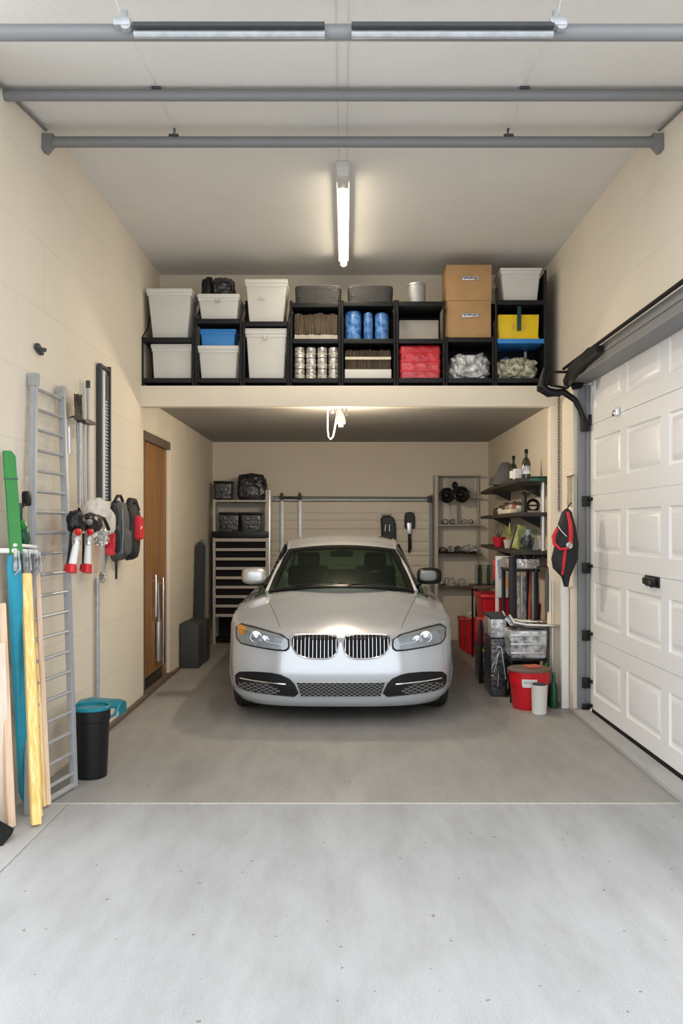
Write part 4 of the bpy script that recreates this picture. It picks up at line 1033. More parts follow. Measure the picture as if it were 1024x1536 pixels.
# ======================= RECESS, LEFT BACK =======================
# storage rack with slatted front
YR=11.80; s_=F/YR
def rx(px): return (px-VX)/s_
def rz(py): return CZ+(VY-py)/s_
x0,x1=rx(319),rx(402)
t=empty('drawer_rack',((x0+x1)/2,YR+.2,0),'tall pale rack of dark slatted compartments in the back left corner','rack')
for xx,top in ((x0,749),(x1-.035,735)):
    build(mb().b2((xx,YR,0),(xx+.035,YR+.03,rz(top)),.003),'post','ply',t); build(mb().b2((xx,YR+.40,0),(xx+.035,YR+.43,rz(top)),.003),'post','ply',t)
build(mb().b2((x1+.0,YR,0),(x1+.03,YR+.03,rz(735)),.003),'outer_post','steel_l',t)
for py,m in ((750,'ply'),(804,'black')):
    z=rz(py); build(mb().b2((x0,YR-.005,z-.025),(x1,YR+.44,z),.003),'shelf',m,t)
build(mb().b2((x0+.01,YR+.42,0.3),(x1-.01,YR+.44,rz(750)-.03)),'back_panel','ply',t)
build(mb().b2((x0+.036,YR+.05,rz(925)),(x1-.036,YR+.40,rz(808))).b2((x0+.036,YR+.30,.06),(x1-.036,YR+.40,rz(925))).b2((x0+.01,YR+.05,.05),(x1-.01,YR+.4,.065)),'dark_compartment','blackm',t)
for k in range(9):
    z=rz(810+14.1*k); build(mb().b2((x0+.03,YR-.012,z-.022),(x1-.03,YR+.02,z+.022 if k==0 else z+.016),.004),'slat','ply',t)
build(mb().b2((x0-.02,YR-.02,rz(806)),(x1+.01,YR-.0,rz(797)),.003),'front_rail','black',t)
def tub(pl,pr,pt,zb,label,name='black_tub',m='plastb',cat='tub',seed=1,yy=.18,group=None):
    a,c=rx(pl),rx(pr); h=rz(pt)-zb; cx=(a+c)/2; t=empty(name,(cx,YR+yy,zb),label,cat,group)
    build(mb().box((cx,YR+yy,zb+h*.46),(c-a,.26,h*.9),.03,taper=.92,seg=4),'body',m,t)
    build(mb().box((cx,YR+yy,zb+h*.95),((c-a)*1.02,.27,h*.09),.01),'lid','black',t); 
    for k in range(3): build(mb().b2((cx-(c-a)*.4,YR+yy-.137,zb+h*(.25+.2*k)),(cx+(c-a)*.4,YR+yy-.125,zb+h*(.25+.2*k)+.008),.002),'ridge','dgrey',t)
    return t
zt1=rz(750)+.001
tub(319,347,721,zt1,'black tub on top of the back left rack, in the corner')
zt2_=rz(804)+.001
GG='black tubs on the rack shelf'
tub(327,358,768,zt2_,'black glossy tub on the rack shelf, on the left',group=GG); tub(360,392,768,zt2_,'black glossy tub on the rack shelf, on the right',group=GG)
a,c=rx(354),rx(398); cx=(a+c)/2; h=rz(711)-zt1
t=empty('wrapped_backpack',(cx,YR+.2,zt1),'black shiny wrapped pack with a curved handle on top of the rack','pack')
build(mb().blob((cx,YR+.2,zt1+h*.47),((c-a)/2,.14,h*.5),.06,3,5,.55,3,zt1),'body','plastb',t)
build(mb().tube([(a+.02,YR+.1,zt1+h*.5),(a+.04,YR+.08,zt1+h*.94),(cx,YR+.08,zt1+h*1.0),(c-.05,YR+.08,zt1+h*.94),(c+.0,YR+.1,zt1+h*.55)],.018,10),'handle','black',t)
build(mb().blob((cx,YR+.08,zt1+h*.35),((c-a)*.3,.05,h*.28),.1,3,4,.7,6),'front_pocket','plastb',t)
# pad + grey box at left wall
t=empty('grey_speaker_box',(-1.77,10.1,0),'dark grey upright box standing by the left wall behind the oak door','box')
build(mb().b2((-1.872,9.78,0),(-1.655,10.15,.505),.012),'cabinet','dgrey',t)
build(mb().b2((-1.868,10.15,0),(-1.64,10.50,.50),.02),'rear_case','dgrey',t)
build(mb().b2((-1.862,9.772,.02),(-1.665,9.782,.47),.004),'front_panel','dgrey',t)
t=empty('folded_board',(-1.76,10.75,0),'tall dark grey round-topped board leaning on the left wall behind the grey box','board')
def pad(a,c,w,th,m,nm):
    a=Vector(a);c=Vector(c); d=(c-a).normalized(); s2=Vector((0,1,0)); s2=Vector((.9,-.43,0)); n2=s2.cross(d).normalized(); L=(c-a).length; rows=[]
    for i in range(30):
        u=i/29; e=min(1,(1-u)*L/(w/2)); ww=w/2*math.sqrt(max(.01,1-(1-e)**2)); rows.append([a+d*u*L+s2*ww*v for v in [-1+2*j/6 for j in range(7)]])
    return build(mb().solid(rows,n2*th),nm,m,t,ang=50)
pad((-1.79,10.68,.0),(-1.775,10.82,1.44),.15,.04,'steel','panel'); pad((-1.79,10.60,0),(-1.79,10.76,1.41),.13,.03,'dgrey','cover')
# ---- back wall: planked track door, rails
t=empty('wall_panelling',(0,YB-.01,0),'cream horizontal plank panelling on the back wall behind the car','panelling')
b=mb(); zc=rz(747)*0+CZ+(VY-752)/F*YB; X0_,X1_=(403-VX)/F*YB,(651-VX)/F*YB
edges=[752,769,780,793,812,826,833,848,862,880,900,925,965]
for a_,c_ in zip(edges,edges[1:]):
    za,zb2=CZ+(VY-a_)/F*YB-.008,max(.0,CZ+(VY-c_)/F*YB)
    b.b2((X0_,YB-.02,zb2),(X1_,YB-.001,za),.003)
build(b,'planks','fascia',t)
def bk(px,py,o=.04): return gp(px,py,YB-o)
e=empty('track_frame',bk(530,750),'silver horizontal rail with two upright tracks on the back wall','track')
build(mb().tube([bk(409,750),bk(647,750)],.026,12),'main_rail','galv',e); build(mb().tube([bk(409,745),bk(645,746)],.007,8),'upper_rod','steel',e)
for px in (422.5,449.5):
    build(mb().b2(bk(px-3,749,.06),bk(px+3,960,.02),.004),'upright_track','galv',e)
    b=mb().box(bk(px,746,.08),(.05,.05,.07),.008); b.tube([bk(px,748,.08),bk(px,739,.08)],.014,10); build(b,'hinge','dgrey',e)
build(mb().tube([bk(425,746,.1),bk(447,747,.1)],.016,8),'hinge_link','dgrey',e)
build(mb().b2(bk(644,742,.07),bk(648.5,965,.02),.004),'end_track','steel',e)
build(mb().box(bk(644,749,.09),(.06,.05,.09),.01),'end_bracket','dgrey',e)
# tools hung on panelling
e=empty('hand_vacuum',bk(581,790,.1),'black rounded tool caddy hanging on the panelled back wall','tool caddy')
b=mb().prism([bk(570,774,.03),bk(587,773,.03),bk(593,782,.03),bk(594,822,.03),bk(572,822,.03)],(0,-.10,0)); bmesh.ops.bevel(b.bm,geom=b.bm.edges[:],offset=.025,segments=3,affect='EDGES'); build(b,'body','black',e)
build(mb().box(bk(581,792,.14),(.085,.03,.12),.012),'inset','dgrey',e); build(mb().tube([bk(577,797,.16),bk(578,787,.16),bk(584,787,.16),bk(584,797,.16)],.008),'clip','steel_l',e); build(mb().b2(bk(572,773,.1),bk(586,771,.02)),'hanger','steel',e)
e=empty('hand_brush',bk(614,800,.08),'black brush with a grey neck hanging right of the black caddy','brush')
b=mb().prism([bk(606,793,.03),bk(606,773,.03),bk(609,768,.03),bk(619,768,.03),bk(622,773,.03),bk(622,793,.03)],(0,-.06,0)); bmesh.ops.bevel(b.bm,geom=b.bm.edges[:],offset=.015,segments=3,affect='EDGES'); build(b,'head','black',e)
build(mb().b2(bk(610.5,784,.11),bk(617,801,.06),.008),'neck','steel_l',e); build(mb().tube([bk(614,799,.08),bk(614.5,822,.08),bk(613,829,.08)],[.022,.026,.012],10),'grip','black',e)
# niche cabinet on back wall right
Yn=YB-.28
def nb(px,py,o=0): return gp(px,py,Yn+o)
xa,xb=nb(657,0).x,nb(719,0).x
e=empty('niche_shelving',((xa+xb)/2,Yn,0),'open pale shelving niche beside the silver rail on the back wall','shelving')
ztp=nb(0,712).z
build(mb().b2((nb(652,0).x,Yn,0),(xa,YB,ztp),.004),'side_panel','ply',e)
build(mb().b2((xb,Yn+.2,0),(xb+.02,YB,ztp),.004),'side_panel','ply',e); build(mb().b2((xa-.02,Yn+.02,ztp-.02),(xb+.02,YB,ztp),.004),'top_panel','ply',e)
for py,w in ((745,.06),(787,.06),(831,.04),(880,.25)):
    z=nb(0,py).z; build(mb().b2((xa,Yn+.01,z-.014),(xb+w,YB,z),.002),'shelf','ply' if py<800 else 'dframe',e)
b=mb()
for k in range(9): z=ztp-.035-.022*k; b.tube([(xa+.14,YB-.02,z),(xb-.03,YB-.02,z)],.004,5)
build(b,'wire_rack','steel_l',e)
def zn(py): return nb(0,py).z+.001
# black round things (pair of headphones/cap)
t=empty('coiled_hose',(nb(682,745).x,Yn-.06,zn(745)),'black coil of hose spilling over the top niche shelf','hose')
b=mb()
for cx_,cy_,r in ((670,743,.085),(692,742,.09)):
    for k in range(4):
        p=nb(cx_,cy_,-.10+.028*k); b.tube([p+Vector((math.cos(a)*(r-.01*(k%2)),0.006*math.sin(3*a),math.sin(a)*(r-.01*(k%2)))) for a in [2*PI*q/24 for q in range(24)]],.022,8,close=True)
    p=nb(cx_,cy_,-.08); b.blob(p+Vector((0,.02,0)),(.05,.03,.05),.1,3,3)
build(b,'coil','black',t); build(mb().blob(nb(682,728,-.05),(.04,.04,.05),.1,3,3).blob(nb(685,738,-.06),(.05,.03,.09),.1,3,3),'end_fitting','black',t)
build(mb().b2((nb(677,0).x,Yn+.06,zn(786)),(nb(686,0).x,Yn+.09,zn(757)),.002),'hanging_paper','ply',t)
# glasses / goggles row
def goggles(cx,py,w,label,m='steel',seed=0):
    z=zn(py)+.005; x=nb(cx,0).x; t=empty('safety_glasses',(x,Yn+.08,z),label,'glasses')
    for s in (-1,1):
        b=mb().tube([Vector((x+s*w*.5+math.cos(a)*w*.42,Yn+.05+.02*abs(math.cos(a)),z+.035+math.sin(a)*.03)) for a in [2*PI*q/20 for q in range(20)]],.006,6,close=True); build(b,'rim',m,t)
        build(mb().lathe((x+s*w*.5,Yn+.056,z+.035),[(w*.38,0),(w*.3,-.006),(0,-.01)],16,'y',1,.028/(w*.38)),'lens','clear',t)
        build(mb().tube([(x+s*w*.9,Yn+.06,z+.045),(x+s*w*.95,Yn+.14,z+.04),(x+s*w*.85,Yn+.2,z+.01)],.005),'arm',m,t)
goggles(674,787,.10,'pair of dark-rimmed glasses on the second niche shelf, on the left','black'); goggles(702,787,.09,'grey pair of glasses on the second niche shelf, on the right','steel')
def shoe(cx,py,w,h,label,m,seed,Yo=.08,name='work_shoe',cat='shoe'):
    z=zn(py); x=nb(cx,0).x; t=empty(name,(x,Yn+Yo,z),label,cat)
    build(mb().blob((x,Yn+Yo,z+h*.42),(w/2,.10,h*.45),.22,2.6,4,.8,seed,z+.012),'upper',m,t); build(mb().box((x,Yn+Yo,z+.010),(w*.95,.19,.018),.006),'sole','blackm',t)
    build(mb().tube([(x-w*.2,Yn+Yo-.09,z+h*.5),(x+w*.05,Yn+Yo-.10,z+h*.7),(x+w*.2,Yn+Yo-.09,z+h*.45)],.006),'lace','ply',t)
shoe(665,830,.10,.09,'small dark crumpled shoe at the left of the third niche shelf','brownfill',1)
shoe(677,830,.10,.11,'grey crumpled shoe second from left on the third niche shelf','plast',2)
shoe(688,830,.09,.11,'grey crumpled shoe third from left on the third niche shelf','fabg',3)
shoe(705,830,.19,.13,'widest grey shoe at the right of the third niche shelf','plast',4)
build_strap=mb().b2((nb(699,0).x,Yn-.01,zn(850)+.0),(nb(701,0).x,Yn+.006,zn(833)),.001)
# lowest shelf: clear boxes
for k,(cx,w,h,lab) in enumerate(((665,.09,.07,'small clear plastic case at the left of the lowest niche shelf'),(675,.12,.12,'cream clear-lidded case on the lowest niche shelf'),(694,.12,.12,'round clear dome case on the lowest niche shelf'))):
    x=nb(cx,0).x; z=zn(880); b=mb().box((x,Yn+.10,z+h/2),(w,.16,h),.02,seg=3) if k<2 else mb().blob((x,Yn+.1,z+h*.4),(w/2,.08,h*.6),.05,2,3,1,1,z)
    t=empty('clear_case',(x,Yn+.1,z),lab,'case'); build(b,'case','clear' if k!=1 else 'plastg',t); build(mb().box((x,Yn+.1,z+.02),(w*.7,.1,.03),.006),'contents','ply' if k else 'brownfill',t)
# ======================= RIGHT WALL SHELVES =======================
Hs=[(2.055,'top'),(1.735,'middle'),(1.37,'lowest')]
def shelfY(px,X): return F*X/(px-VX)
for z,nm in Hs:
    pts=[(XRI,8.12,z),(1.60,8.12,z),(1.62,8.6,z),(1.70,10.4,z),(1.76,11.3,z),(XRI,11.5,z)]
    b=mb().prism([Vector(p)-Vector((0,0,.035)) for p in pts],(0,0,.035)); bmesh.ops.bevel(b.bm,geom=b.bm.edges[:],offset=.006,segments=2,affect='EDGES')
    t=empty('wall_shelf',(1.85,9.8,z-.035),nm+' dark walnut shelf along the right wall of the recess','shelf','dark shelves on the recess wall')
    build(b,'board','shelfd',t)
    for y in (9.0,10.6): build(mb().prism([(XRI,y,z-.036),(XRI-.22,y,z-.036),(XRI,y,z-.15)],(0,.012,0)),'bracket','dgrey',t)
    if nm=='top': build(mb().b2((1.72,8.10,z-.03),(XRI-.003,8.119,z-.002),.003),'edge_tape','dgreen',t)
xp=(811-VX)/F*8.3
tag(build(mb().tube([(xp,8.2,1.372),(xp,8.2,1.698)],.022,14),'shelf_post','steel_l'),'steel tube between the lowest and middle walnut shelves','post')
tag(build(mb().tube([(xp,8.2,1.737),(xp,8.2,2.018)],.022,14),'shelf_post','steel_l'),'steel tube between the middle and top walnut shelves','post')
def rs(px,X=1.80): return F*X/(px-VX)
def rp(px,zb,X=1.80): return Vector((X,rs(px,X),zb))
def zpx(py,Y): return CZ+(VY-py)/F*Y
# top shelf things
z=2.056
X=1.74; p=rp(757,z,X); h=zpx(694,p.y)-z
t=empty('grey_cloth_bag',p,'grey cloth bag slumped at the far end of the top walnut shelf','bag'); build(mb().lathe(p,[(0,0),(.16,0),(.14,.05),(.09,h*.55),(.06,h*.9),(.03,h),(0,h)],20).blob(p+Vector((-.05,.1,.04)),(.09,.2,.05),.2,3,4,.9,2,z),'bag_body','fabg',t)
for v in t.children[0].data.vertices: v.co*=1+.10*noise.noise(v.co*14)
def bottle(p,h,r,label,m='bottle',lab='white'):
    t=empty('wine_bottle',p,label,'bottle','dark bottles on the top walnut shelf'); build(mb().lathe(p,[(0,0),(r,0),(r,h*.5),(r*.8,h*.62),(r*.33,h*.72),(r*.33,h*.97),(r*.38,h),(0,h)],22),'glass_body',m,t)
    build(mb().lathe(p,[(r*1.02,h*.14),(r*1.02,h*.42)],22),'label',lab,t); build(mb().lathe(p,[(r*.40,h*.86),(r*.40,h*1.005),(0,h*1.01)],14),'foil_cap','blackm',t); return t
p=rp(770,z,1.72); bottle(p,zpx(684,p.y)-z,.040,'shorter dark bottle behind the white box on the top shelf')
p=rp(789,z,1.70); bottle(p,zpx(674,p.y)-z,.042,'taller dark bottle with a mottled label standing alone on the top shelf',lab='plast')
p=rp(775,z,1.66); tag(build(mb().box(p+Vector((0,-.06,.05)),(.09,.10,.10),.01),'small_box','white'),'small white box in front of the shorter dark bottle','box')
tag(build(mb().b2((1.68,8.2,z),(1.96,8.75,z+.022),.006),'green_tray','dgreen'),'dark green flat tray at the near end of the top shelf','tray')
# middle shelf things
z=1.736; RR_=random.Random(3)
spec=[(745,.05,.07,'brownfill','small dark gear'),(752,.05,.09,'white','small white pot'),(759,.05,.11,'brownfill','small brown gear'),(766,.05,.10,'white','round white pot'),(772,.045,.11,'terr','small reddish pot'),(779,.04,.10,'white','slim white pot')]
for k,(px,r,h,m,lab) in enumerate(spec):
    p=rp(px,z,1.80 if k%2 else 1.76); t=empty('small_pot',p,lab+' on the middle walnut shelf, '+['at its far end','nearest the far end','behind the tray','left of the reddish pot','between two white pots','beside the dark figurine'][k],'pot','small pots and gears on the middle shelf')
    build(mb().lathe(p,[(0,0),(r*.7,0),(r,h*.5),(r*.8,h*.8),(r*.4,h*.85),(0,h*.85)],16),'pot_body',m,t); build(mb().blob(p+Vector((0,0,h*1.0)),(r*.7,r*.7,h*.22),.3,4,3,1,k),'knob','dframe',t)
b=mb().b2((1.68,rs(768,1.7),z),(1.76,rs(752,1.7),z+.045),.01); tag(build(b,'cream_tray','paper'),'long cream tray at the front of the middle walnut shelf','tray')
for k in range(5):
    pp=Vector((1.70+.012*k,rs(766-3*k,1.70),z+.0455)); tag(build(mb().blob(pp+Vector((0,0,.022)),(.026,.03,.024),.3,4,3,1,k+20,pp.z),'small_part','dframe' if k%2 else 'ply'),['tan knob at the near end of the cream tray','brown nub second from the near end of the cream tray','tan knob in the middle of the cream tray','brown nub second from the far end of the cream tray','tan knob at the far end of the cream tray'][k],'small part','small parts on the cream tray')
p=rp(786,z,1.76); t=empty('figurine',p,'dark brown figurine with an outstretched arm on the middle shelf','figurine')
build(mb().lathe(p,[(0,0),(.045,0),(.03,.02),(.022,.09),(.03,.14),(.02,.17),(.028,.19),(0,.215)],16),'body','shelfd',t); build(mb().tube([p+Vector((0,0,.16)),p+Vector((.06,-.02,.2)),p+Vector((.10,-.05,.235))],[.015,.012,.006]),'arm','shelfd',t)
p=rp(799,z,1.87); t=empty('wire_wheel',p,'small dark wheel standing near the steel tube on the middle shelf','wheel')
build(mb().tube([p+Vector((math.cos(a)*.055,0,.075+math.sin(a)*.055)) for a in [2*PI*q/24 for q in range(24)]],.016,8,close=True).tube([p+Vector((-.05,0,.075)),p+Vector((.05,0,.075))],.008),'rim','black',t); build(mb().box(p+Vector((0,0,.012)),(.13,.06,.024),.004),'base','ply',t)
# lowest shelf things
z=1.371
p=rp(748,z,1.76); t=empty('red_plant_pot',p,'dark red pot with dry twigs on the lowest walnut shelf','pot'); build(mb().lathe(p,[(0,0),(.05,0),(.075,.10),(.08,.11),(.065,.105),(0,.10)],18),'pot_body','fabr',t)
b=mb(); 
for k in range(16): 
    e=p+Vector((R.uniform(-.08,.08),R.uniform(-.08,.08),R.uniform(.17,.26))); b.tube([p+Vector((0,0,.09)),(p+e)/2+Vector((0,0,.05)),e],[.004,.003,.002],5)
build(b,'twigs','dframe',t)
p=rp(763,z,1.74); t=empty('yellow_plant',p,'yellow-green leafy plant in a pale pot on the lowest shelf','plant'); build(mb().lathe(p,[(0,0),(.045,0),(.06,.09),(0,.09)],16),'pot_body','ply',t)
b=mb()
for k in range(22):
    a=R.random()*6.28; e=p+Vector((math.cos(a)*.08,math.sin(a)*.08,.12+R.random()*.16)); m_=p+Vector((math.cos(a)*.03,math.sin(a)*.03,.14)); sd=Vector((-math.sin(a),math.cos(a),0))*.014
    b.solid([[p+Vector((0,0,.08))-sd*.3,p+Vector((0,0,.08))+sd*.3],[m_-sd,m_+sd],[e-sd*.2,e+sd*.2]],(0,0,.002))
M['leaf']=mat('yellow_green_leaf',(.42,.45,.08),.6,col2=(.62,.62,.3),vscale=20); build(b,'leaves','leaf',t)
p=rp(777,z,1.72); b=mb().box(p+Vector((0,0,.125)),(.085,.025,.235),.003,rot=Matrix.Rotation(.28,3,'Y')); t=empty('leaning_book',p,'pale green book leaning upright on the lowest walnut shelf','book'); build(b,'cover','leaf',t); build(mb().box(p+Vector((.004,.0,.125)),(.07,.02,.22),.002,rot=Matrix.Rotation(.28,3,'Y')).box(p+Vector((-.047,0,.125)),(.012,.03,.235),.002,rot=Matrix.Rotation(.28,3,'Y')),'spine','shelfd',t)
p=rp(791,z,1.80); t=empty('glass_jar',p,'clear glass jar with dark contents at the near end of the lowest shelf','jar'); build(mb().lathe(p,[(0,.001),(.085,.001),(.09,.02),(.10,.2),(.096,.2),(.086,.025),(0,.012)],24),'jar_body','clear',t); build(mb().blob(p+Vector((0,0,.08)),(.06,.06,.06),.3,4,4,1,3),'contents','plastb',t)
p=rp(803,z,1.88); t=empty('white_cup',p,'short white cup beside the glass jar','cup'); build(mb().lathe(p,[(0,0),(.03,0),(.034,.11),(.028,.11),(0,.05)],16),'cup_body','white',t)
# ======================= RIGHT FLOOR CLUTTER =======================
# far red bins
def tubr(c,w,d,h,m,name,label,cat,lidm=None,rot=0,tp=.88,bev=.03):
    t=empty(name,c,label,cat); c=Vector(c); r3=Matrix.Rotation(rot,3,'Z')
    build(mb().box(c+Vector((0,0,h/2)),(w,d,h),bev,taper=tp,rot=r3,seg=4),'body',m,t); build(mb().box(c+Vector((0,0,h-.02)),(w*1.05,d*1.05,.04),.012,rot=r3),'rim',lidm or m,t); return t
# big red bin upper, set on a dark stand
tubr((1.82,10.0,.0),.34,.5,.52,'plastb','black_crate','black wrapped crate under the large red bin at the back','crate')
tubr((1.75,9.9,.525),.48,.55,.32,'red','red_bin','large bright red bin raised on a black crate','bin','red')
tubr((1.90,9.2,.40),.20,.5,.42,'red','red_bin','tall red bin against the wall behind the black post','bin','red')
tubr((1.90,9.2,0),.19,.45,.395,'blackm','black_crate','plain black crate under the tall red bin','crate')
t=tubr((1.60,10.95,0),.19,.25,.46,'red','red_fuel_can','narrow red container with a white cloth, standing closest to the car','container'); build(mb().blob((1.60,10.93,.475),(.07,.10,.045),.25,4,4,.9,5),'cloth','fabw',t)
t=tubr((1.57,11.35,0),.17,.3,.42,'red','red_fuel_can','small dark red container farthest back on the floor','container')
# shelf of bottles & glasses behind (far)
t=empty('glassware_crate',(1.80,10.8,.93),'clear crate of dark glassware behind the large red bin','crate')
b=mb().b2((1.52,10.3,.86),(1.96,10.7,.90)); build(b,'base_board','dframe',t); 
for k in range(8):
    p=Vector((1.57+.048*k,10.4+.03*(k%3),.90)); build(mb().lathe(p,[(0,0),(.024,0),(.026,.16+.03*(k%2)),(.018,.20),(.02,.24),(.0,.24)],12),'glass_bottle','bottle' if k%2 else 'clear',t)
build(mb().b2((1.54,10.30,.90),(1.94,10.305,1.15)),'clear_front','clear',t)
build(mb().tube([(1.56,10.35,0),(1.56,10.35,.86)],.012).tube([(1.94,10.35,0),(1.94,10.35,.86)],.012).tube([(1.56,10.65,0),(1.56,10.65,.86)],.012).tube([(1.94,10.65,0),(1.94,10.65,.86)],.012),'legs','blackm',t)
# board with papers
Yq=8.95
t=empty('poster_board',gp(752,895,Yq),'white board with blue and orange prints standing behind the black post','board')
zb=.845; 
a=gp(743,834,Yq); c=gp(764,896,Yq)
build(mb().b2((a.x,Yq,.0),(a.x+.035,Yq+.02,a.z),.003),'upright','white',t)
build(mb().b2((a.x,Yq-.02,gp(0,896,Yq).z),(c.x,Yq-.0,a.z),.003),'sheet','white',t)
build(mb().prism([gp(745,840,Yq-.022),gp(755,838,Yq-.022),gp(757,862,Yq-.022),gp(748,870,Yq-.022)],(0,-.003,0)),'blue_print','bluegrey',t)
build(mb().prism([gp(753,868,Yq-.022),gp(759,858,Yq-.022),gp(764,880,Yq-.022),gp(760,884,Yq-.022)],(0,-.003,0)),'orange_print','orange',t)
build(mb().b2((a.x-.02,Yq+.02,1.05),(a.x+.0,Yq+.03,a.z-.04),.003),'red_edge','red',t)
# silver topped stand
Yt=8.30
t=empty('steel_stand',gp(796,1020,Yt),'tall black-legged stand with a scuffed silver top under the walnut shelves','stand')
zt3=gp(0,838,Yt).z; xl,xr=gp(763,0,Yt).x,gp(829,0,Yt).x-.03
xr=min(xr,1.86)
b=mb().b2((xl,Yt,zt3-.10),(xr,Yt+.42,zt3-.0),.015); build(b,'top','foil',t)
build(mb().b2((xl-.005,Yt-.005,zt3-.125),(xr+.005,Yt+.425,zt3-.10),.004),'edge_band','black',t)
for xx in (xl+.02,xr-.03):
    for yy in (Yt+.02,Yt+.39): build(mb().b2((xx-.018,yy-.018,0),(xx+.018,yy+.018,zt3-.12),.004),'leg','black',t)
b=mb().tube([(xl+.02,Yt+.02,.45),(xr-.03,Yt+.02,.45)],.014).tube([(xl+.02,Yt+.39,.45),(xr-.03,Yt+.39,.45)],.014); build(b,'stretcher','black',t)
build(mb().tube([(xl+.14,Yt+.1,.42),(xl+.14,Yt+.1,zt3-.13)],.012).tube([(xl+.26,Yt+.1,.42),(xl+.26,Yt+.1,zt3-.13)],.02),'vertical_tube','steel_l',t)
b=mb(); 
for k in range(9): b.blob((xl+.05+.04*k,Yt+.06+.02*(k%3),zt3+.014),(.03,.03,.018),.3,4,2,1,k)
tag(build(b,'scrap_heap','plastb'),'low heap of dark scraps on the silver stand','scraps',kind='stuff')
# tall black post in front
Yb2=8.22
tag(build(mb().b2((gp(764,0,Yb2).x,Yb2,0),(gp(775,0,Yb2).x,Yb2+.05,gp(0,835,Yb2).z),.006),'black_post','black'),'slim black post standing in front of the silver-topped stand','post')
# grey cylinder hanging
t=empty('umbrella',gp(822,890,7.98),'furled dark grey umbrella hanging beside the striped jacket','umbrella')
p=gp(822,858,8.0); q=gp(822,918,8.0); build(mb().tube([p,p+Vector((0,0,-.03)),q+Vector((0,0,.03)),q],[.022,.032,.03,.014],14),'canopy','fabg',t); build(mb().tube([p,p+Vector((0,0,.03)),p+Vector((-.02,0,.06)),p+Vector((-.10,0,.045)),p+Vector((-.12,0,.0))],.007),'handle','black',t)
# stack: cart with chrome tray
Yk=7.86
xl,xr=gp(742,0,Yk).x,gp(832,0,Yk).x
t=empty('tool_cart',(gp(790,0,Yk).x,Yk+.2,0),'cart wrapped in crinkled plastic with a bright chrome tray on top','cart')
top=[gp(763,927,Yk-.05),gp(770,938,Yk-.05),gp(790,942,Yk-.05),gp(820,943,Yk-.05),gp(846,943,Yk-.05)]
zt4=top[2].z
b=mb(); rows=[]
for v in range(9):
    f=v/8; rows.append([p+Vector((0,.34*f,.035*math.sin(PI*f)*(-1 if 0 else -1)+.03)) for p in top])
top2=[]
b.solid(rows,(0,0,-.018)); b.tube([p+Vector((0,0,.028)) for p in top],.016,10); b.tube([p+Vector((0,.34,.028)) for p in top],.016,10)
build(b,'chrome_tray','chrome',t)
xL,xR=gp(764,0,Yk).x,gp(822,0,Yk).x
build(mb().box(((xL+xR)/2,Yk+.16,zt4-.16),(xR-xL,.34,.26),.03,taper=.9,seg=4),'drawer_body','plast',t)
for k in range(3): build(mb().b2((xL+.01,Yk-.014,zt4-.08-.08*k),(xR-.05,Yk-.004,zt4-.065-.08*k),.002),'drawer_lip','steel_l',t)
for xx in (xL+.02,xR-.03):
    for yy in (Yk+.02,Yk+.30): build(mb().tube([(xx,yy,0),(xx,yy,zt4-.28)],.014,10),'leg','black',t)
build(mb().b2((xL,Yk,.38),(xR,Yk+.33,.40),.004),'lower_shelf','black',t)
# wrapped black crates between
t=empty('wrapped_crate',(1.50,8.25,0),'tall black crate wrapped in glossy film left of the tool cart','crate')
Yc=8.15; xa_,xb_=gp(736,0,Yc).x,gp(760,0,Yc).x; zc_=gp(0,958,Yc).z
build(mb().box(((xa_+xb_)/2,Yc+.2,zc_/2),(xb_-xa_,.40,zc_),.02),'crate_body','plastb',t)
build(mb().box(((xa_+xb_)/2,Yc+.2,zc_+.095),(xb_-xa_+.005,.40,.185),.025),'wrapped_top','plast',t); build(mb().box(((xa_+xb_)/2,Yc+.2,zc_+.20),(xb_-xa_+.01,.41,.035),.012),'dark_lid','dgrey',t)
b=mb()
for k in range(7):
    a=[(xa_+R.random()*(xb_-xa_),Yc-.004,zc_*R.uniform(.15,.95)) for _ in range(2)]; m_=((a[0][0]+a[1][0])/2,Yc-.02,max(a[0][2],a[1][2])*.98); b.tube([a[0],m_,a[1]],.004,5)
build(b,'tie_wires','steel_l',t)
t=empty('wrapped_crate',(1.40,8.9,0),'lower dark red and black crate standing behind the film-wrapped crate','crate')
Yc2=8.85; xa2,xb2=gp(720,0,Yc2).x,gp(736,0,Yc2).x+.06; zc2=gp(0,930,Yc2).z
build(mb().box(((xa2+xb2)/2,Yc2+.2,zc2*.3),(xb2-xa2,.36,zc2*.6),.02),'crate_body','plastb',t); build(mb().box(((xa2+xb2)/2,Yc2+.2,zc2*.8),(xb2-xa2,.36,zc2*.40),.02),'red_top','redwrap',t)
build(mb().b2((xa2-.015,Yc2-.02,0),(xa2+.02,Yc2+.01,zc2),.004),'corner_post','black',t); build(mb().b2((xa2+.02,Yc2+.005,zc2*.50),(xb2,Yc2+.018,zc2*.54),.002),'yellow_stripe','yellow',t)
# bright red tub in front
c=fl(797,1050); c.y+=.16; c=Vector((1.625,7.66,0)); 
t=empty('red_tub',c,'bright red oval tub with a white label, nearest on the floor','tub')
build(mb().lathe(c,[(0,.0),(.140,0),(.150,.012),(.168,.22),(.170,.225),(.176,.228),(.183,.335),(.176,.335),(.165,.31),(0,.30)],40,sy=.9),'body','red',t)
build(mb().lathe(c,[(.176,.33),(.194,.332),(.196,.347),(.186,.357),(.10,.362),(0,.36)],40,sy=.9),'lid','dframe',t)
build(mb().box(c+Vector((.02,-.03,.372)),(.13,.10,.018),.006,rot=Matrix.Rotation(.3,3,'Z')),'orange_sponge','terr',t)
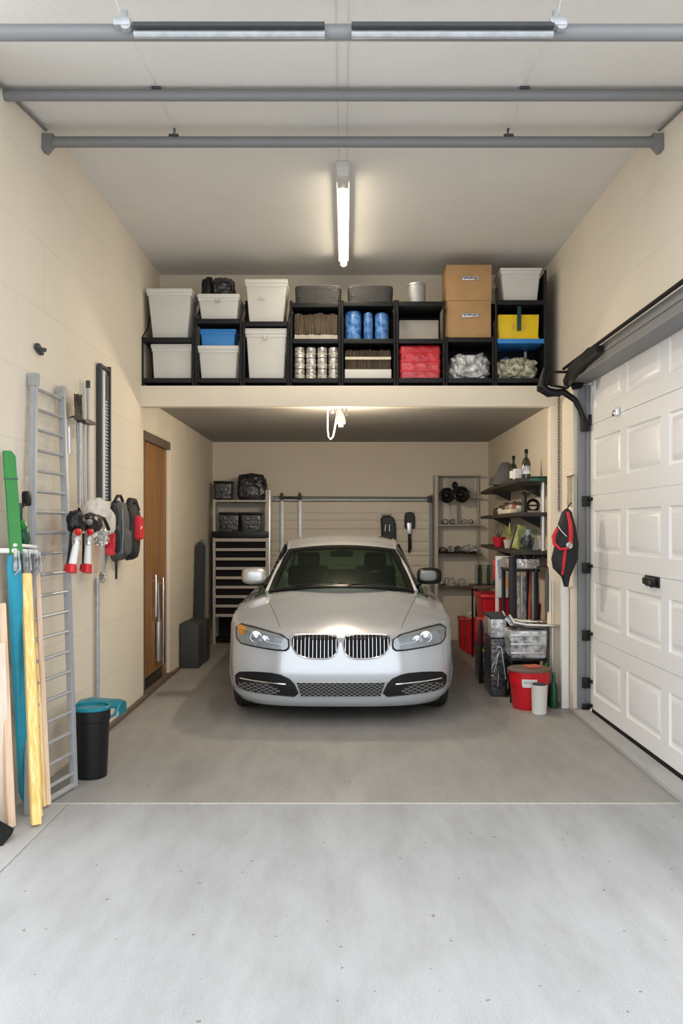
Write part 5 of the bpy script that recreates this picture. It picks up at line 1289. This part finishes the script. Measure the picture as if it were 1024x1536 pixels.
# curved white label
b=mb(); rows=[]
for i in range(7):
    zz_=.205+.072*i/6+.0; e=math.sqrt(max(.05,1-((i-3)/3.4)**2)); rr=.1755+(.012)*i/6+.001
    rows.append([c+Vector((math.sin(a_)*rr,-math.cos(a_)*rr*.9,zz_+.0)) for a_ in [-.18+ (-.37+.74*j/10)*(.86+.14*e) for j in range(11)]])
b.solid(rows,(0,-.002,0)); lb=build(b,'label','white',t)
b=mb()
for k in range(7):
    a_=-.42+.075*k; rr=.187; p=c+Vector((math.sin(a_)*rr,-math.cos(a_)*rr*.9-.001,.25)); b.tube([p+Vector((0,0,-.010)),p+Vector((.005,0,.008)),p+Vector((.009,0,-.004 if k%2 else .010))],.0022,5)
build(b,'label_lettering','dgreen',lb)
b=mb(); a_=.12
for k in range(4): rr=.178; p=c+Vector((math.sin(a_+.07*k)*rr,-math.cos(a_+.07*k)*rr*.9,.168)); b.box(p,(.014,.006,.012),.003)
build(b,'scuff','white',t)
# white cup
c=Vector((1.655,7.40,0)); t=empty('white_bucket',c,'slim off-white plastic container standing before the red tub','container')
build(mb().lathe(c,[(0,0),(.056,0),(.062,.008),(.068,.24),(.070,.245),(.064,.25),(.058,.23),(0,.225)],30),'body','bin',t); build(mb().lathe(c,[(.052,.228),(.060,.245),(.055,.262),(.02,.268),(0,.268)],24),'lid','dgrey',t)
# green bottles
for k,(px,py,h,lab) in enumerate(((836,1042,.36,'tall green bottle beside the white pipe'),(845,1048,.30,'shorter dark green bottle at the pier foot'))):
    p=fl(px,py); p.x=min(p.x,1.80+.04*k); p.y=7.78-.12*k; t=empty('green_bottle',p,lab,'bottle','green bottles at the pier foot'); r=.036
    build(mb().lathe(p,[(0,0),(r,0),(r,h*.6),(r*.4,h*.78),(r*.4,h),(0,h)],18),'bottle_body','dgreen',t); build(mb().lathe(p,[(r*.45,h*.95),(r*.45,h*1.03),(0,h*1.03)],14),'cap','green',t)
# pier: chain, hanging jacket, tools, white pipes
Yp=7.90
b=mb(); z=gp(0,597,Yp).z; xch=gp(838,0,Yp).x; k=0
while z>gp(0,765,Yp).z:
    a=k%2; L=[Vector((xch+(.008*math.cos(q) if a else 0),Yp+(0 if a else .008*math.cos(q)),z+.017*math.sin(q))) for q in [2*PI*j/10 for j in range(10)]]; b.tube(L,.0034,5,close=True); z-=.026; k+=1
b.tube([(xch,Yp,gp(0,597,Yp).z+.01),(xch,Yp+.02,gp(0,597,Yp).z+.02)],.006)
tag(build(b,'chain','rust'),'rusty chain hanging down the pier below the opener arm','chain')
t=empty('hanging_jacket',gp(847,820,7.25),'black jacket with red stripes hanging on the pier by the garage door','jacket')
Yj=7.25
def J(px,py,o=0): return gp(px,py,Yj+o)
prof=[(763,848,852),(768,843,857),(790,836,863),(815,831,866),(838,828,866),(852,830,861),(865,842,855),(880,846,852)]
rows=[]
for py,xl_,xr_ in prof:
    row=[]
    for q in range(28):
        a=2*PI*q/28; xm=(xl_+xr_)/2; hw=(xr_-xl_)/2; d=.05*min(1,hw/10)+.012; k_=1+.10*math.sin(5*a+py*.08); p=J(xm+hw*math.cos(a)*k_,py); p.y+=d*math.sin(a)*k_; row.append(p)
    rows.append(row)
b=mb().grid(rows,close=True); b.bm.faces.new([v for v in b.bm.verts][:28]); b.bm.verts.ensure_lookup_table(); b.bm.faces.new(b.bm.verts[-28:]); build(b,'jacket_body','fabk',t,ang=70)
build(mb().tube([J(851,768,-.05),J(855,785,-.075),J(856,805,-.075),J(853,820,-.078)],[.012,.018,.02,.014],8),'red_stripe','fabr',t)
build(mb().tube([J(848,822,-.078),J(846,840,-.07),J(843,862,-.045)],[.012,.014,.01],8),'red_stripe','fabr',t)
build(mb().tube([J(836,792,-.05),J(830,805,-.04),J(831,815,-.05),J(840,824,-.07),J(852,822,-.09),J(858,812,-.09)],[.015,.018,.016,.012,.012,.010],8),'sleeve_trim','fabr',t)
build(mb().blob(J(854,818,-.10),(.025,.02,.028),.2,3,3),'buckle','foil',t)
build(mb().tube([J(836,788,-.045),J(842,797,-.078),J(850,805,-.08)],.004,6),'cord','white',t)
build(mb().tube([J(850,764),J(853,758),Vector((XR-.006,7.53,J(850,752).z))],.005,6),'loop','fabk',t)
# hanging wires / hooks on white strip
t=empty('key_hooks',gp(856,735,7.65),'cream strip with thin hanging wire hooks above the jacket','hook strip')
Xq=XR-.012
def q_(px,py,o=0): 
    p=wl(px,py,Xq-o); return p
b=mb().prism([q_(849,712),q_(858.5,708),q_(858.5,880),q_(849,882)],(.010,0,0)); build(b,'strip','fascia',t)
b=mb()
for px in (851,853,855,857): b.tube([q_(px,714,.02),q_(px+.5,735,.02),q_(px-.5,756,.02),q_(px+.6,760,.02)],.003,5)
b.tube([q_(850,715,.02),q_(860,713,.02)],.006,6); build(b,'wire_hook','dframe',t)
# white pipes down pier corner
p=gp(860,0,7.60); 
tag(build(mb().b2((1.90,7.62,0),(1.965,7.68,gp(0,868,7.62).z),.008),'white_post','white'),'white square post on the floor between pier and garage door','post')
tag(build(mb().tube([(1.875,7.84,0),(1.875,7.84,gp(0,872,7.84).z)],.013,12),'white_pipe','steel_l'),'thin pale pipe standing in front of the pier','pipe')

t=empty('paint_bucket',(1.78,8.50,.0),'tall dark bucket under the silver-topped stand','bucket')
build(mb().lathe((1.74,8.50,0),[(0,0),(.11,0),(.12,.01),(.135,.42),(.128,.42),(0,.38)],28),'body','dgrey',t)
build(mb().lathe((1.74,8.50,0),[(.137,.40),(.142,.405),(.142,.43),(.135,.432)],28),'rim','steel_l',t)
t=empty('clear_tube_roll',(1.70,8.46,.43),'roll of clear plastic standing in the dark bucket','roll')
build(mb().tube([(1.72,8.46,.385),(1.72,8.47,1.12)],.045,16),'roll_body','plast',t)
t=empty('wooden_shaft',(1.80,8.52,.4),'reddish wooden shaft standing in the dark bucket','shaft')
build(mb().tube([(1.80,8.53,.385),(1.83,8.56,1.16)],.014,10),'rod','terr',t)
SKY=2.75; STRIP=19; UTIL=80; EXPO=0
# ======================= CAMERA AND LIGHT =======================
cam=bpy.data.cameras.new('camera'); co=bpy.data.objects.new('camera',cam); C.objects.link(co)
co.location=(0,0,CZ); co.rotation_euler=(PI/2,0,0); cam.sensor_fit='VERTICAL'; cam.sensor_height=36; cam.sensor_width=24
cam.lens=F/1536*36; cam.shift_x=-(VX-512)/1536; cam.shift_y=(VY-768)/1536; cam.clip_start=.05
bpy.context.scene.camera=co
w=bpy.data.worlds.new('daylight'); bpy.context.scene.world=w; w.use_nodes=True
bg=w.node_tree.nodes['Background']; bg.inputs[0].default_value=(.93,.965,1,1); bg.inputs[1].default_value=SKY
def lamp(name,kind,loc,e,col,size=None,size_y=None,rot=(0,0,0)):
    l=bpy.data.lights.new(name,kind); l.energy=e; l.color=col
    if kind=='AREA': l.shape='RECTANGLE'; l.size=size; l.size_y=size_y or size
    elif kind=='POINT': l.shadow_soft_size=size
    o=bpy.data.objects.new(name,l); C.objects.link(o); o.location=loc; o.rotation_euler=rot; return o
lamp('strip_lamp','AREA',(-.018,7.15,4.035),STRIP,(1,.84,.62),.05,2.0)
lamp('utility_lamp_light','POINT',tuple(gp(511,640,8.45)+Vector((0,0,-.04))),UTIL,(1,.83,.60),.05)
s=bpy.context.scene; s.view_settings.view_transform='Standard'; s.view_settings.look='None'; s.view_settings.gamma=1; s.view_settings.exposure=EXPO
s.view_settings.use_curve_mapping=False
